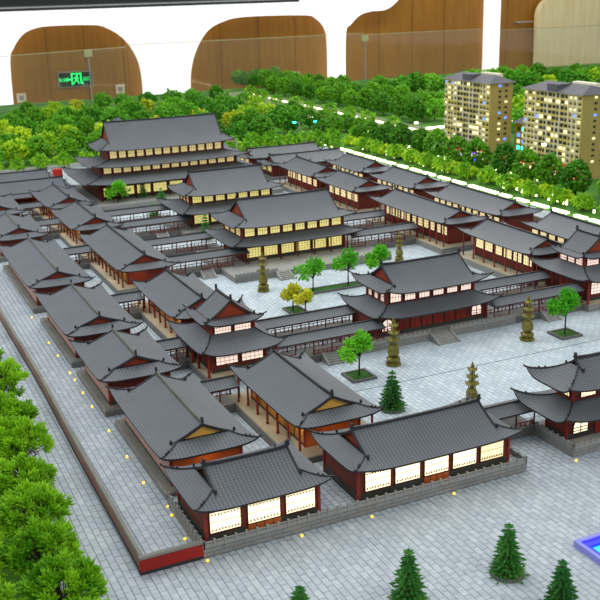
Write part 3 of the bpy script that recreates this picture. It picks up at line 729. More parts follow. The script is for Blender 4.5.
# ------------------------------------------------------------------ bronze pagodas
def pagoda(label, x, y, h=1.74):
    t = thing('bronze_pagoda', label, 'pagoda', (x, y, 0)); k = h / 1.74
    b = MB(); b.cyl(0, 0, 0, .10 * k, .27 * k, .27 * k, 8); b.cyl(0, 0, .10 * k, .24 * k, .2 * k, .25 * k, 8); b.cyl(0, 0, .24 * k, .30 * k, .26 * k, .2 * k, 8); put('base', b, M['bronze'], t)
    b = MB(); b.cyl(0, 0, .30 * k, .42 * k, .13 * k, .2 * k, 8); b.cyl(0, 0, .42 * k, .62 * k, .21 * k, .2 * k, 8); b.cyl(0, 0, .62 * k, .74 * k, .2 * k, .13 * k, 8); put('urn', b, M['bronze'], t)
    z = .74 * k; w_ = .19 * k
    for i in range(3):
        b = MB(); b.cyl(0, 0, z, z + .16 * k, w_ * .45, w_ * .42, 6)
        for q in range(4): b.cyl(w_ * .62 * math.cos(PI / 4 + q * PI / 2), w_ * .62 * math.sin(PI / 4 + q * PI / 2), z, z + .16 * k, .018 * k, n=5)
        put('storey', b, M['bronze'], t); z += .16 * k
        b = MB(); b.cyl(0, 0, z, z + .03 * k, w_ * 1.3, w_ * 1.35, 8); b.cyl(0, 0, z + .03 * k, z + .10 * k, w_ * 1.15, w_ * .5, 8)
        for q in range(6): b.rod((w_ * 1.2 * math.cos(q * PI / 3), w_ * 1.2 * math.sin(q * PI / 3), z + .02 * k), (w_ * 1.45 * math.cos(q * PI / 3), w_ * 1.45 * math.sin(q * PI / 3), z + .09 * k), .02 * k, .01 * k, 4)
        put('tier_roof', b, M['bronze'], t); z += .10 * k; w_ *= .82
    b = MB(); b.cyl(0, 0, z, z + .07 * k, .05 * k, .08 * k, 6); b.cyl(0, 0, z + .07 * k, z + .22 * k, .06 * k, .005, 6); put('finial', b, M['bronze'], t)
    return t
pagoda('bronze pagoda left of the steps of the gate hall', 11.46, 8.4)
pagoda('bronze pagoda right of the gate hall, before the right corridor', 16.98, 8.2)
pagoda('bronze pagoda standing before the left end of the prayer hall', 10.95, 18.6, 1.76)
pagoda('bronze pagoda behind the roof of the gate hall', 18.4, 19.7, 1.5)
pagoda('bronze pagoda rising behind the front hall roof', 11.75, 4.15, 1.52)

# ------------------------------------------------------------------ trees
def rv(rnd): 
    while 1:
        v = Vector((rnd.uniform(-1, 1), rnd.uniform(-1, 1), rnd.uniform(-1, 1)))
        if .05 < v.length < 1: return v.normalized()

def court_tree_mesh(seed, h, w_, n=420, size=.05, lo=.38, clumps=9):
    rnd = random.Random(seed); tr = MB(); cr = MB()
    tr.rod((0, 0, 0), (.02, .01, h * .5), .035, .025)
    cs = []
    for i in range(clumps):
        a_ = 6.28 * i / clumps + rnd.uniform(-.3, .3); rr = w_ * (.42 if i < 6 else .2) * rnd.uniform(.8, 1.1) * (0.2 if i == 0 else 1)
        c = Vector((rr * math.cos(a_), rr * math.sin(a_), h * ((.52 + .12 * rnd.random()) if i < 6 else .78) if i else h * .86)); cs.append(c)
        tr.rod((.02, .01, h * lo), tuple(c), .018, .007, 4)
    for i in range(n):
        c = cs[i % clumps]; v = rv(rnd); R_ = w_ * .30 * (rnd.random() ** .4)
        cr.blob(c + Vector((v.x * R_, v.y * R_, v.z * R_ * .85)), size * rnd.uniform(.6, 1.2), 1.5, v + Vector((0, 0, .4)), rnd=rnd)
    return tr, cr
def tree(name, label, x, y, h, w_, leaf, seed, n=420, size=.05, z=0, group=None, bark='darkbark', **kw):
    t = thing(name, label, 'tree', (x, y, z), 0, group); tr, cr = court_tree_mesh(seed, h, w_, n, size, **kw)
    put('trunk', tr, M[bark], t); put('crown', cr, M[leaf], t); return t
def bed(label, x0, x1, y0, y1):
    t = thing('planting_bed', label, 'planting bed'); k = .09
    for a_ in ((x0, x1, y0, y0 + k), (x0, x1, y1 - k, y1), (x0, x0 + k, y0 + k, y1 - k), (x1 - k, x1, y0 + k, y1 - k)): boxpart('kerb', *a_, 0, .08, M['stone_dark'], t)
    boxpart('turf', x0 + k, x1 - k, y0 + k, y1 - k, 0, .05, M['grass'], t)
bed('square kerbed grass bed of the round tree before the left corridor', 9.45, 10.35, 7.55, 8.45)
bed('square kerbed grass bed of the tree before the right corridor', 18.05, 18.98, 7.5, 8.4)
bed('long kerbed grass strip below the prayer hall', 12.1, 17.4, 17.05, 17.75)
bed('small kerbed bed of the two yellow trees', 10.62, 11.35, 14.3, 15.9)
bed('kerbed grass bed before the left end of the great hall', 9.7, 10.9, 38.6, 39.7)
tree('court_tree', 'bright green round tree in a square bed before the left corridor', 9.9, 8.0, 1.56, 1.0, 'leaf_court', 1, 620, .06, z=.05)
tree('court_tree', 'bright green tree in a square bed at the right of the near court', 18.5, 7.95, 1.72, 1.05, 'leaf_court', 2, 760, .06, z=.05)
tree('court_tree', 'left green tree on the grass strip below the prayer hall', 12.75, 17.4, 1.45, 1.2, 'leaf_court', 3, 360, .065, z=.05)
tree('court_tree', 'middle green tree on the grass strip below the prayer hall', 14.45, 17.4, 1.66, 1.1, 'leaf_court', 4, 340, .065, z=.05)
tree('court_tree', 'green tree peeping over the left roof corner of the gate hall', 16.0, 17.4, 1.62, .95, 'leaf_court', 5, 600, .065, z=.05)
tree('court_tree', 'left yellow tree in the small bed', 10.9, 15.45, 1.15, .72, 'leaf_yel', 6, 420, .055, z=.05)
tree('court_tree', 'right yellow tree in the small bed', 11.05, 14.6, 1.1, .70, 'leaf_yel', 7, 420, .055, z=.05)
tree('court_tree', 'green tree before the left end of the great hall', 10.1, 39.1, 1.55, 1.25, 'leaf_court', 8, 480, .075, z=.05)

def conifer(label, x, y, h, r, z=0, seed=0, n=9, pot=True, name='conifer', dense=1.0):
    rnd = random.Random(seed); t = thing(name, label, 'tree', (x, y, z)); tr = MB(); cr = MB()
    tr.cyl(0, 0, 0, h * .92, .035, .01, 6); cr.blob((0, 0, h * .97), .05, 1.2, (0, 0, 1), rnd=rnd)
    for i in range(n):
        q = i / (n - 1); zz = h * (.14 + .80 * q); rr = r * (1 - q) ** .85 + .05; m = int((7 + 9 * (1 - q)) * dense)
        for j in range(m):
            a_ = 6.28 * (j + rnd.random() * .5) / m; d = Vector((math.cos(a_), math.sin(a_), -.32)); L = rr * rnd.uniform(.75, 1.05)
            tip = Vector((0, 0, zz)) + d * L
            tr.rod((0, 0, zz), tuple(tip * .95 + Vector((0, 0, zz * .05))), .008, .003, 3)
            for s_ in range(3):
                f = .35 + .3 * s_; cr.blob(Vector((0, 0, zz)) + d * L * f + Vector((rnd.uniform(-.02, .02), rnd.uniform(-.02, .02), 0)), .045 * (1.25 - f * .5), 2.3, d + Vector((0, 0, .35)), rnd=rnd)
    put('trunk', tr, M['bark'], t); put('foliage', cr, M['needle'], t)
    if pot:
        k = MB(); k.cyl(0, 0, 0, .07, r * .92, r * .88, 20); put('planter_rim', k, M['stone_dark'], t)
        k = MB(); k.cyl(0, 0, .07, .085, r * .8, r * .8, 20); put('planter_turf', k, M['grass'], t)
conifer('conifer in a round planter behind the front hall in the near court', 9.54, 5.2, 1.28, .42, seed=1)
conifer('conifer in a round planter on the front plaza, the one highest in the photo', 7.28, -3.7, 1.28, .42, seed=2)
conifer('conifer on the front plaza at the middle of the bottom edge', 4.8, -3.6, 1.3, .44, seed=3)
conifer('conifer on the front plaza at the bottom edge left of the blue pool', 7.42, -5.32, 1.24, .42, seed=4)
conifer('conifer top peeping in at the bottom edge, leftmost of the plaza conifers', 2.42, -3.3, .95, .38, seed=5)
conifer('slim dark conifer, left of the pair before the great hall', 11.94, 40.0, 1.35, .32, seed=6, n=10, pot=False, dense=1.2)
conifer('conifer, right of the pair before the great hall', 12.5, 38.0, 1.1, .42, seed=7, n=8, pot=False, dense=1.2)
conifer('small conifer half hidden between two covered corridors left of the inner hall', 11.2, 35.3, .8, .35, seed=8, n=6, pot=False)
conifer('conifer at the left corner of the inner hall, before its lit window', 11.95, 28.6, 1.4, .36, seed=9, n=9, pot=False, dense=1.1)

# foreground leafy trees on the left edge
def sprig_tree(seed, h, w_, n):
    rnd = random.Random(seed); tr = MB(); cr = MB(); tr.rod((0, 0, 0), (0, 0, h * .45), .06, .045, 6)
    for i in range(16):
        a_ = 6.28 * i / 16 * 2.4; zz = h * (.4 + .5 * (i / 16)); rr = w_ * (.62 - .3 * i / 16)
        base = Vector((0, 0, h * (.25 + .25 * i / 16))); end = Vector((rr * math.cos(a_), rr * math.sin(a_), zz)); tr.rod(tuple(base), tuple(end), .022, .008, 4)
        for j in range(3):
            e2 = end + rv(rnd) * w_ * .25; tr.rod(tuple(end * .8 + base * .2), tuple(e2), .01, .004, 3)
    for i in range(n // 34):
        v = rv(rnd); v.z = abs(v.z) * 1.0 - .35 * (rnd.random() < .45); rad = rnd.uniform(.62, 1.0)
        c0 = Vector((v.x * w_ * rad, v.y * w_ * rad, h * .60 + v.z * h * .40 * rad)); tr.rod((0, 0, h * .4), tuple(c0), .014, .006, 3)
        for j in range(34):
            u = rv(rnd); d = v * .7 + Vector((0, 0, .35)) + u * .9
            cr.blob(c0 + u * w_ * .17 * rnd.random() ** .5, .030, 2.8, d, rnd=rnd)
    return tr.mesh('trunk', [M['bark']]), cr.mesh('crown', [M['leaf_front']])
FT = [sprig_tree(s_, 1.7, .86, 3000) for s_ in (11, 12, 13)]
fl = ['leafy bright green tree at the left photo edge, bottommost', 'leafy bright green tree on the left, second from the bottom', 'leafy bright green tree on the left, third from the bottom', 'leafy bright green tree on the left beside the paved strip, fourth from the bottom',
      'leafy bright green tree on the left, fifth from the bottom', 'leafy bright green tree at the left edge, sixth from the bottom', 'leafy bright green tree at the left edge, uppermost but two', 'leafy bright green tree at the left edge, uppermost but one', 'uppermost leafy bright green tree at the left edge']
ys = [-3.0, -1.35, .35, 2.1, 3.9, 5.9, 8.2, 10.6, 13.2, 16.0, 18.8]
for i, y in enumerate(ys):
    tr, cr = FT[i % 3]; lb = fl[i] if i < len(fl) else 'leafy green tree at the far end of the left edge row'
    t = thing('roadside_tree', lb, 'tree', (-1.95 + .1 * math.sin(i * 2.1) + (.46 if i > 4 else .04 if i > 1 else -.08), y, -.06), i * 1.3, 'leafy trees along the left edge'); t.scale = (1 + .08 * math.sin(i * 3),) * 3
    link('trunk', tr, t); link('crown', cr, t)
for i, y in enumerate([-1.4, 0.6, 2.6, 4.8, 7.2, 9.8]):
    tr, cr = FT[(i + 1) % 3]
    t = thing('roadside_tree', 'leafy tree of the second row, darker, behind the left edge trees', 'tree', (-3.55, y, -.06), i * 2.1, 'second row of leafy trees at the left edge')
    link('trunk', tr, t); link('crown', cr, t)

# background trees: shared meshes with crown and trunk
def ball_tree(seed, h, w_, leaf, n=260, size=.13, cone=0.0, rag=0.0):
    rnd = random.Random(seed); b = MB(); b.rod((0, 0, 0), (0, 0, h * .5), .06, .04, 5, 1)
    for i in range(n):
        v = rv(rnd); rad = rnd.uniform(.75, 1.0) * (1 + rag * math.sin(v.x * 7 + seed * 2) * math.cos(v.y * 6 - seed)); k = 1 - cone * max(0, v.z)
        b.blob((v.x * w_ * rad * k, v.y * w_ * rad * k, h * .56 + v.z * h * .42 * rad), size * rnd.uniform(.7, 1.2), 1.3, v + rv(rnd) * .7, 0, rnd)
    return b.mesh('tree', [M[leaf], M['bark']])
BT = {'mid': [ball_tree(s_, 2.1, .95, 'leaf_mid', 300, .14, .25) for s_ in (21, 22)],
      'teal': [ball_tree(s_, 2.0, 1.15, 'leaf_teal', 280, .15, .1, .25) for s_ in (23, 24)],
      'lime': [ball_tree(s_, 1.8, 1.15, 'leaf_lime', 260, .15, .1, .3) for s_ in (25, 26)],
      'gold': [ball_tree(s_, 1.7, 1.0, 'leaf_gold', 240, .14, .1, .3) for s_ in (27,)],
      'pear': [ball_tree(s_, 1.75, .68, 'leaf_mid', 260, .11, .35) for s_ in (28, 29)],
      'shrub': [ball_tree(s_, .85, .62, 'leaf_lime', 150, .10, .1, .3) for s_ in (30, 31)],
      'court': [ball_tree(s_, 1.35, .72, 'leaf_front', 220, .10, .15, .3) for s_ in (32, 33)]}
KIND = {'mid': 'deep green round-crowned tree', 'teal': 'cool green loose-crowned tree', 'lime': 'lime green loose-crowned tree', 'gold': 'golden-yellow tree', 'pear': 'small deep green egg-shaped tree', 'shrub': 'low lime green shrub', 'court': 'light green feathery tree'}
ntree = [0]
def bg(kind, x, y, place, sc_=1.0, cat='tree', z=-.06):
    rnd = random; me = BT[kind][ntree[0] % len(BT[kind])]; ntree[0] += 1
    o = link('shrub' if kind == 'shrub' else 'background_tree', me, None, (x, y, z), rnd.random() * 6.28); s_ = sc_ * rnd.uniform(.88, 1.12); o.scale = (s_, s_, s_ * rnd.uniform(.92, 1.1))
    tag(o, KIND[kind] + ' ' + place, 'shrub' if kind == 'shrub' else 'tree', KIND[kind] + 's ' + place)
rr = random.Random(5)
# behind the temple on the left and centre
for row, y in enumerate((58.5, 62.5, 67, 72, 78, 84, 91)):
    x = (2.5, 3.5, 6.5, 8, 10, 12, 14)[row]; xe = (29, 32, 34.5, 36.5, 36.5, 37, 37.5)[row]
    while x < xe:
        k = rr.choices(('mid', 'teal', 'lime', 'gold'), ((6, 1, .6, 0), (4, 3, 2, .6), (2, 3, 3.2, 1), (2, 4, 3, .8), (2, 4, 3, .6), (2, 4, 2, .3), (2, 5, 2, .2))[row])[0]
        bg(k, x + rr.uniform(-.4, .4), y + rr.uniform(-.8, .8), ('in the nearest grove row behind the back range', 'in the second grove row behind the back range', 'in the third grove row behind the back range', 'in the middle of the left grove', 'in the upper part of the left grove', 'in the last but one row of the left grove', 'in the farthest grove row below the white arched wall')[row], (1.05, 1.0, 1.0, 1.0, .95, .85 if x < 38 else 1, .86)[row])
        x += rr.uniform(1.9, 2.6) * (1 + row * .04)
# low shrubs along the path behind the range
for x in [3.5 + 1.7 * i for i in range(15)]: bg('court', x, 55.3 + rr.uniform(-.2, .2), 'along the path behind the back range', .9)
# beside the lit road on the right of the temple
for i in range(17): bg('court', 32.9 + rr.uniform(-.15, .15), 12 + i * 2.35, 'in the hedge row beside the lit road', .82)
for i in range(16): bg('pear', 34.9 + rr.uniform(-.2, .2), 13.5 + i * 2.6 + rr.uniform(-.3, .3), 'in the avenue between the lit road and the tower blocks', 1.3)
for i in range(8): bg('mid' if i % 3 else 'pear', 37.0 + rr.uniform(-.2, .2), 48 + i * 2.4 + rr.uniform(-.3, .3), 'in the second avenue row left of the tower blocks', .8)
for i in range(9): bg('court', 40.4 + rr.uniform(-.3, .3), 58 + i * 4.2, 'on the median of the distant road', 1.0)
for i in range(16): bg(rr.choice(('pear', 'court', 'mid')), rr.uniform(32.8, 37.2), 53.5 + i * 1.15, 'in the wedge beside the distant road', .85)
for i in range(10): bg('court', 22 + i * 1.0, 52 + rr.uniform(-1.2, 1.5), 'behind the right back range', 1.05)
for i in range(22): bg('shrub', 33.4 + rr.uniform(-.2, .2), 12.8 + i * 1.9, 'under the avenue trees beside the lit road', 1.0)
# rows beyond the far road
for row, x in enumerate((45.2, 47.6, 50.0)):
    for i in range(15 - row):
        bg('mid', x + rr.uniform(-.3, .3), 62 + row * 2 + i * 3.3 + rr.uniform(-.4, .4), ('in the clipped row nearest the far lit road', 'in the middle clipped row beyond the far lit road', 'in the farthest clipped row beyond the far lit road')[row], 1.08)
for i in range(26):
    k = rr.choices(('teal', 'lime', 'mid', 'gold'), (4, 3, 2, .5))[0]
    bg(k, rr.uniform(47, 66), rr.uniform(50, 70), 'in the park left of the tower blocks', 1.0)
for i in range(13): bg(rr.choice(('teal', 'mid', 'lime')), 54 + i * 1.9, 84 - i * 1.0 + rr.uniform(-1, 1), 'at the far edge of the park under the wooden doors', 1.3)
for i in range(14): bg('mid', 66 + i * 2.5, 84 - i * .35 + rr.uniform(-.3, .3), 'in the row behind the tower blocks', 1.2)
for i in range(13): bg(rr.choice(('lime', 'teal', 'mid')), 60 + i * 2.6, 70 - i * 1.2 + rr.uniform(-1, 1), 'in the low planting behind the tower blocks', .95)

# roads, lit strips, paths, garden lamps
def slab(name, label, cat, x0, x1, y0, y1, z, m):
    return tag(boxpart(name, x0, x1, y0, y1, -.06, z, M[m]), label, cat)
slab('garden_path', 'pale path behind the back range', 'path', 2, 31.2, 56.1, 57.0, -.02, 'stone_plain')
slab('model_road', 'grey model road along the right side of the temple', 'road', 37.9, 44, 53, 100, -.03, 'asphalt')
slab('model_road', 'grey model road crossing before the park', 'road', 37.9, 60, 53, 56.5, -.028, 'asphalt')
def strip(label, x, y0, y1, axis='y', seg=1.5, wd=.26):
    t = thing('road_light_strip', label, 'light strip'); y = y0; rnd = random.Random(int(x * 10 + y0))
    while y < y1:
        L = seg * rnd.uniform(.6, 1.0); b = MB()
        if axis == 'y': b.box(x - wd / 2, x + wd / 2, y, y + L, -.05, .05)
        else: b.box(y, y + L, x - wd / 2, x + wd / 2, -.05, .10)
        put('light_segment', b, M['led_white'], t); y += L + rnd.uniform(.15, .7)
strip('glowing white strip along the road just outside the right temple wall', 31.75, 10, 54, seg=1.5, wd=.26)
strip('glowing strip along the far side of the distant road', 42.3, 57, 97, seg=1.6)
strip('glowing strip along the near side of the distant road', 38.3, 57.5, 70, seg=2.2)
strip('glowing strip across the park edge left of the tower blocks', 57.2, 43.5, 60, 'x', 1.4)
b = MB(); b.cyl(0, 0, 0, .14, .05, .05, 6); lm = b.mesh('garden_light', [M['led_white']])
for i in range(90):
    x = rr.choice((33.4, 34.3, 36.0, 36.6)) + rr.uniform(-.2, .2); y = 13 + i * .46 + rr.uniform(-.3, .3)
    o = link('garden_light', lm, None, (x, y, -.06)); o.scale = (1.2, 1.2, rr.uniform(1, 3.5)); tag(o, 'tiny white garden light among the avenue trees', 'garden light', 'garden lights in the avenue')
def lamp(label, x, y, h, m='led_white', single=True):
    t = thing('street_lamp', label, 'street lamp', (x, y, -.06)); b = MB(); b.cyl(0, 0, 0, h, .07, .05, 6); b.rod((0, 0, h - .05), (-.45, 0, h + .02), .035, .03, 5); put('pole', b, M['stone_plain'], t)
    b = MB(); b.box(-.62, -.36, -.08, .08, h - .04, h + .1); put('lamp_head', b, M[m], t)
lamp('street lamp before the gap between the two tower blocks', 36.2, 31.0, 2.6)
lamp('street lamp left of the left tower block', 36.3, 46.5, 2.3)
lamp('street lamp at the right photo edge among the avenue trees', 36.2, 21.5, 2.3)
lamp('cyan-lit lamp in the grove, left of the pair', 31.9, 59.5, 1.3, 'led_cyan'); lamp('cyan-lit lamp in the grove, right of the pair', 33.6, 58.8, 1.3, 'led_cyan')
lamp('short lamp behind the right end of the great hall', 22.8, 51.5, 1.5, 'flower')
# tiny yellow ground lights
b = MB(); b.cyl(0, 0, 0, .03, .03, .028, 8); b.cyl(0, 0, .03, .045, .02, .01, 8); lm = b.mesh('ground_light', [M['led_yellow']])
GL = [(1.3, 4.19), (1.5, 2.68), (1.44, 2.21), (1.38, 1.0), (1.3, .6), (1.3, 19.92), (1.3, 16.55), (1.31, 15), (1.33, 13.11), (1.33, 12.38), (1.31, 11.12), (1.3, 9.85), (1.32, 7.84), (1.33, 5.9), (1.54, -.14), (3.92, -.17), (5.83, -.18), (8.25, -.15), (12.2, -.16)]
for x, y in GL:
    o = link('ground_light', lm, None, (x, y, 0)); st = y < 0
    tag(o, 'tiny yellow ground light at the foot of the front terrace' if st else 'tiny yellow ground light on the paved strip beside the left row', 'ground light', 'ground lights along the front terrace' if st else 'ground lights on the left paved strip')

# blue pool
t = thing('blue_pool', 'blue-lit pool with a violet rim at the right bottom edge', 'pool', (9.3, -3.5, 0))
for a_ in ((0, 2.2, -.1, 0, 0, .16), (0, .1, -1.8, -.1, 0, .16), (2.1, 2.2, -1.8, -.1, 0, .16), (.1, 2.1, -1.8, -1.7, 0, .16)): boxpart('pool_rim', *a_, M['pool_rim'], t)
for a_ in ((.1, 2.1, -.3, -.1, 0, .12), (.1, .22, -1.7, -.3, 0, .12)): boxpart('pool_wall', *a_, M['pool_wall'], t)
boxpart('water', .22, 2.1, -1.7, -.3, 0, .05, M['pool_water'], t)

# pavilion peeping over the great hall
t = thing('garden_pavilion', 'tiny grey-roofed pavilion peeping above the left end of the great hall', 'pavilion', (17.0, 64.5, -.06))
for k, (z, w_) in enumerate(((1.2, 1.0), (1.95, .7))):
    for sx in (-1, 1):
        for sy in (-1, 1): column(t, sx * w_ * .55, sy * w_ * .55, z - 1.2 if k == 0 else z - .45, z, .06)
    b = MB(); b.cyl(0, 0, z, z + .35, w_, w_ * .2, 8); put('pavilion_roof', b, M['aptroof'], t)
b = MB(); b.cyl(0, 0, 2.3, 2.6, .08, .02, 6); put('finial', b, M['ridge'], t)

# ------------------------------------------------------------------ apartment towers
def apartment(label, x, y0, y1, dx, h, seed, nf=12, extra=0):
    rnd = random.Random(seed); L = y1 - y0; t = thing('apartment_tower', label, 'building', (x, y0, -.06))
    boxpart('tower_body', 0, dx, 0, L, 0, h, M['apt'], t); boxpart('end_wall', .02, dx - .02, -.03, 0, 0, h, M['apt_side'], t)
    dark, lit, blue, band = MB(), MB(), MB(), MB(); n = 14; ph = (h - 1.0) / nf
    def col(q):
        return dark if q < .72 else (lit if q < .95 else blue)
    for f in range(nf):
        z = 1.0 + f * ph
        for i in range(n):
            y = L * (i + .5) / n; core = 3 <= i <= 9
            mb = col(rnd.random() * (.85 if core else 1.0)); ww = L / n * (.30 if not core else .40); hh = ph * (.28 if not core else .42)
            mb.box(-.03, 0, y - ww, y + ww * .8, z + ph * .3 - hh * .3, z + ph * .3 + hh)
        for i in range(2):
            xx = dx * (.42 + .28 * i); mb = col(rnd.random() * 1.08); mb.box(xx - .11, xx + .11, -.055, -.03, z + ph * .3, z + ph * .68)
    # white frame pattern on the long face
    for f in range(nf + 1):
        z = 1.0 + f * ph
        for i in range(n):
            if rnd.random() < (.75 if (i < 3 or i > 9) else .45): band.box(-.07, 0, L * i / n, L * (i + 1) / n, z - .025, z + .025)
    for i in (1, 2, 3, 5, 6, 8, 10, 11, 13):
        f0 = 0
        while f0 < nf:
            f1 = min(nf, f0 + rnd.randint(2, 5)); yy = L * i / n
            if rnd.random() < .8: band.box(-.09, 0, yy - .03, yy + .03, 1.0 + f0 * ph, 1.0 + f1 * ph)
            f0 = f1 + rnd.randint(0, 1)
    for nm, mb, m in (('dark_windows', dark, 'apt_dark'), ('lit_windows', lit, 'apt_lit'), ('blue_windows', blue, 'apt_blue'), ('facade_bands', band, 'apt_band')):
        o = put(nm, mb, M[m], t); o['kind'] = 'stuff'
    b = MB(); e = .22
    b.v += [(-e, -e, h), (dx + e, -e, h), (dx + e, L + e, h), (-e, L + e, h), (dx * .5, .75, h + .5), (dx * .5, L - .75, h + .5)]
    for q in ((0, 1, 4), (1, 2, 5, 4), (2, 3, 5), (3, 0, 4, 5), (3, 2, 1, 0)): b.face(q)
    put('hipped_roof', b, M['aptroof'], t)
    b = MB(); b.box(-.02, dx * .5, L * .42, L * .60, h + .02, h + .5); put('roof_dormer', b, M['aptroof'], t)
    boxpart('parapet_block', dx * .62, dx * .8, L * .12, L * .5, h + .3, h + .58, M['apt_band'], t)
    # shops at the foot
    boxpart('shop_podium', -.22, 0, .0, L, 0, .55, M['shop_red'], t)
    b = MB(); bl = MB()
    for i in range(16):
        y = L * (i + .5) / 16; (b if rnd.random() < .6 else bl).box(-.26, -.22, y - .09, y + .09, .12, .42)
        if rnd.random() < .5: b.box(-.26, -.22, y - .12, y + .12, .6, .7)
    put('shop_lights', b, M['apt_lit'], t)['kind'] = 'stuff'; put('shop_windows', bl, M['apt_dark'], t)['kind'] = 'stuff'
    boxpart('upper_podium', -.12, 0, 0, L, .55, .92, M['amberwall'], t)
    return t
apartment('pale yellow apartment tower, the left of the two', 38.0, 40.1, 45.9, 2.0, 5.62, 3)
apartment('pale yellow apartment tower at the right photo edge', 38.6, 31.0, 36.9, 2.6, 5.52, 9)
b = MB()
for i in range(26): x = rr.uniform(-.5, .3); y = rr.uniform(-1, 1.2); b.cyl(x, y, 0, rr.uniform(.15, .7), .07, .05, 6)
o = put('blue_lights', b, M['led_blue'], None, (37.2, 41.6, -.06)); o['kind'] = 'stuff'; tag(o, 'cluster of blue lights at the foot of the left apartment tower', 'lights')
t = thing('low_building', 'low grey-roofed building with lit shopfront between the two tower blocks', 'building', (42.2, 39.4, -.06))
boxpart('building_body', 0, 3, 0, 3.2, 0, 2.3, M['apt_side'], t); b = MB(); b.v += [(-.2, -.2, 2.3), (3.2, -.2, 2.3), (3.2, 3.4, 2.3), (-.2, 3.4, 2.3), (1.5, .9, 3.1), (1.5, 2.3, 3.1)]
for q in ((0, 1, 4), (1, 2, 5, 4), (2, 3, 5), (3, 0, 4, 5), (3, 2, 1, 0)): b.face(q)
put('hipped_roof', b, M['aptroof'], t)
for r_ in range(4):
    for i in range(5):
        for ax in (0, 1):
            b = MB(); u = .35 + .58 * i
            if ax: b.box(u - .16, u + .16, -.04, 0, .3 + r_ * .48, .58 + r_ * .48)
            else: b.box(-.04, 0, u - .16, u + .16, .3 + r_ * .48, .58 + r_ * .48)
            put('window', b, M[rr.choice(('apt_blue', 'apt_lit', 'led_cyan', 'apt_dark'))], t)
b = MB()
for i in range(30): b.blob((rr.uniform(-.5, .5), rr.uniform(-.5, .5), rr.uniform(.4, 1.3)), .16, rnd=rr)
b.cyl(0, 0, 0, .6, .04, .03, 5)
tag(put('blossom_tree', b, M['flower'], None, (50.5, 62.5, -.06)), 'pink blossom tree in the park left of the tower blocks', 'tree')

# ------------------------------------------------------------------ the room behind
fl_ = boxpart('floor', -60, 160, -60, 125, -7.2, -7.0, M['floor_room']); fl_['kind'] = 'structure'
tb = tag(boxpart('display_table', -8, 111, -13, 103, -7.0, -.9, M['beam']), 'dark display table carrying the baseboard', 'table')
wb = boxpart('wall_back', -40, 160, 119.6, 120.6, -7.0, 24, M['brown']); wb['kind'] = 'structure'
for x in (22.4, 27.6, 33, 47.5, 53.5, 59.5, 74, 80, 86, 98.2):
    boxpart('veneer_seam', x - .012, x + .012, 119.55, 119.6, -7, 12, M['black'], wb)
def plate(name, outline, holes, y0, y1, m, parent=None):
    bm = bmesh.new()
    for loop in [outline] + holes:
        vs_ = [bm.verts.new((x, y0, z)) for x, z in loop]
        for i in range(len(vs_)): bm.edges.new((vs_[i], vs_[(i + 1) % len(vs_)]))
    r_ = bmesh.ops.triangle_fill(bm, use_beauty=True, use_dissolve=False, edges=bm.edges[:])
    fs = [g for g in r_['geom'] if isinstance(g, bmesh.types.BMFace)]
    ex = bmesh.ops.extrude_face_region(bm, geom=fs); bmesh.ops.translate(bm, verts=[g for g in ex['geom'] if isinstance(g, bmesh.types.BMVert)], vec=(0, y1 - y0, 0))
    bmesh.ops.recalc_face_normals(bm, faces=bm.faces[:]); me = bpy.data.meshes.new(name); bm.to_mesh(me); bm.free(); me.materials.append(m)
    return link(name, me, parent)
def smooth_loop(pts, n=6):     # Catmull-Rom through an open chain
    out = []
    for i in range(len(pts) - 1):
        p0, p1, p2, p3 = pts[max(i - 1, 0)], pts[i], pts[i + 1], pts[min(i + 2, len(pts) - 1)]
        for k in range(n):
            t_ = k / n
            out.append(tuple(.5 * ((2 * p1[c]) + (-p0[c] + p2[c]) * t_ + (2 * p0[c] - 5 * p1[c] + 4 * p2[c] - p3[c]) * t_ ** 2 + (-p0[c] + 3 * p1[c] - 3 * p2[c] + p3[c]) * t_ ** 3) for c in (0, 1)))
    return out + [pts[-1]]
A1 = [(17.0, -6.8)] + smooth_loop([(17.0, -3), (17.2, 4.0), (17.9, 5.9), (19.1, 7.35), (20.6, 8.1), (22.9, 8.4), (28.9, 8.3), (30.9, 7.7), (32.6, 6.6), (33.9, 5.0), (34.8, 3.0), (35.1, .6), (35.1, -3.5)]) + [(35.1, -6.8)]
A2 = [(42.0, -6.8)] + smooth_loop([(42.0, -3), (42.1, .4), (42.6, 2.8), (43.6, 5.0), (45.1, 6.9), (47.3, 8.0), (50.9, 8.6), (60.5, 8.5), (62.6, 7.9), (64.0, 6.4), (64.4, 4.0), (64.4, -3)]) + [(64.4, -6.8)]
edge = smooth_loop([(67.2, -3.6), (67.3, 5.4), (68.2, 6.9), (69.8, 8.2), (71.8, 8.7), (74.0, 8.8), (75.6, 9.5), (76.9, 10.8), (77.3, 12.5)])
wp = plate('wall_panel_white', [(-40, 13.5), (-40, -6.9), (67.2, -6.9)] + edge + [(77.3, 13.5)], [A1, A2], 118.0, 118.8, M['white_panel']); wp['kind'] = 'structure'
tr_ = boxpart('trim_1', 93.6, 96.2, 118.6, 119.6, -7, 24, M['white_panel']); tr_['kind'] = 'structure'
# dark beam along the top
bt = thing('ceiling_beam', 'glossy dark beam across the top left above the white arches', 'beam')
boxpart('beam_body', -40, 57, 112.6, 114.0, 11.15, 16, M['black'], bt); boxpart('beam_trim', -40, 57, 112.3, 114.0, 10.5, 11.15, M['beam'], bt)
boxpart('beam_rail', -40, 57, 112.1, 112.3, 10.85, 11.0, M['steel'], bt)
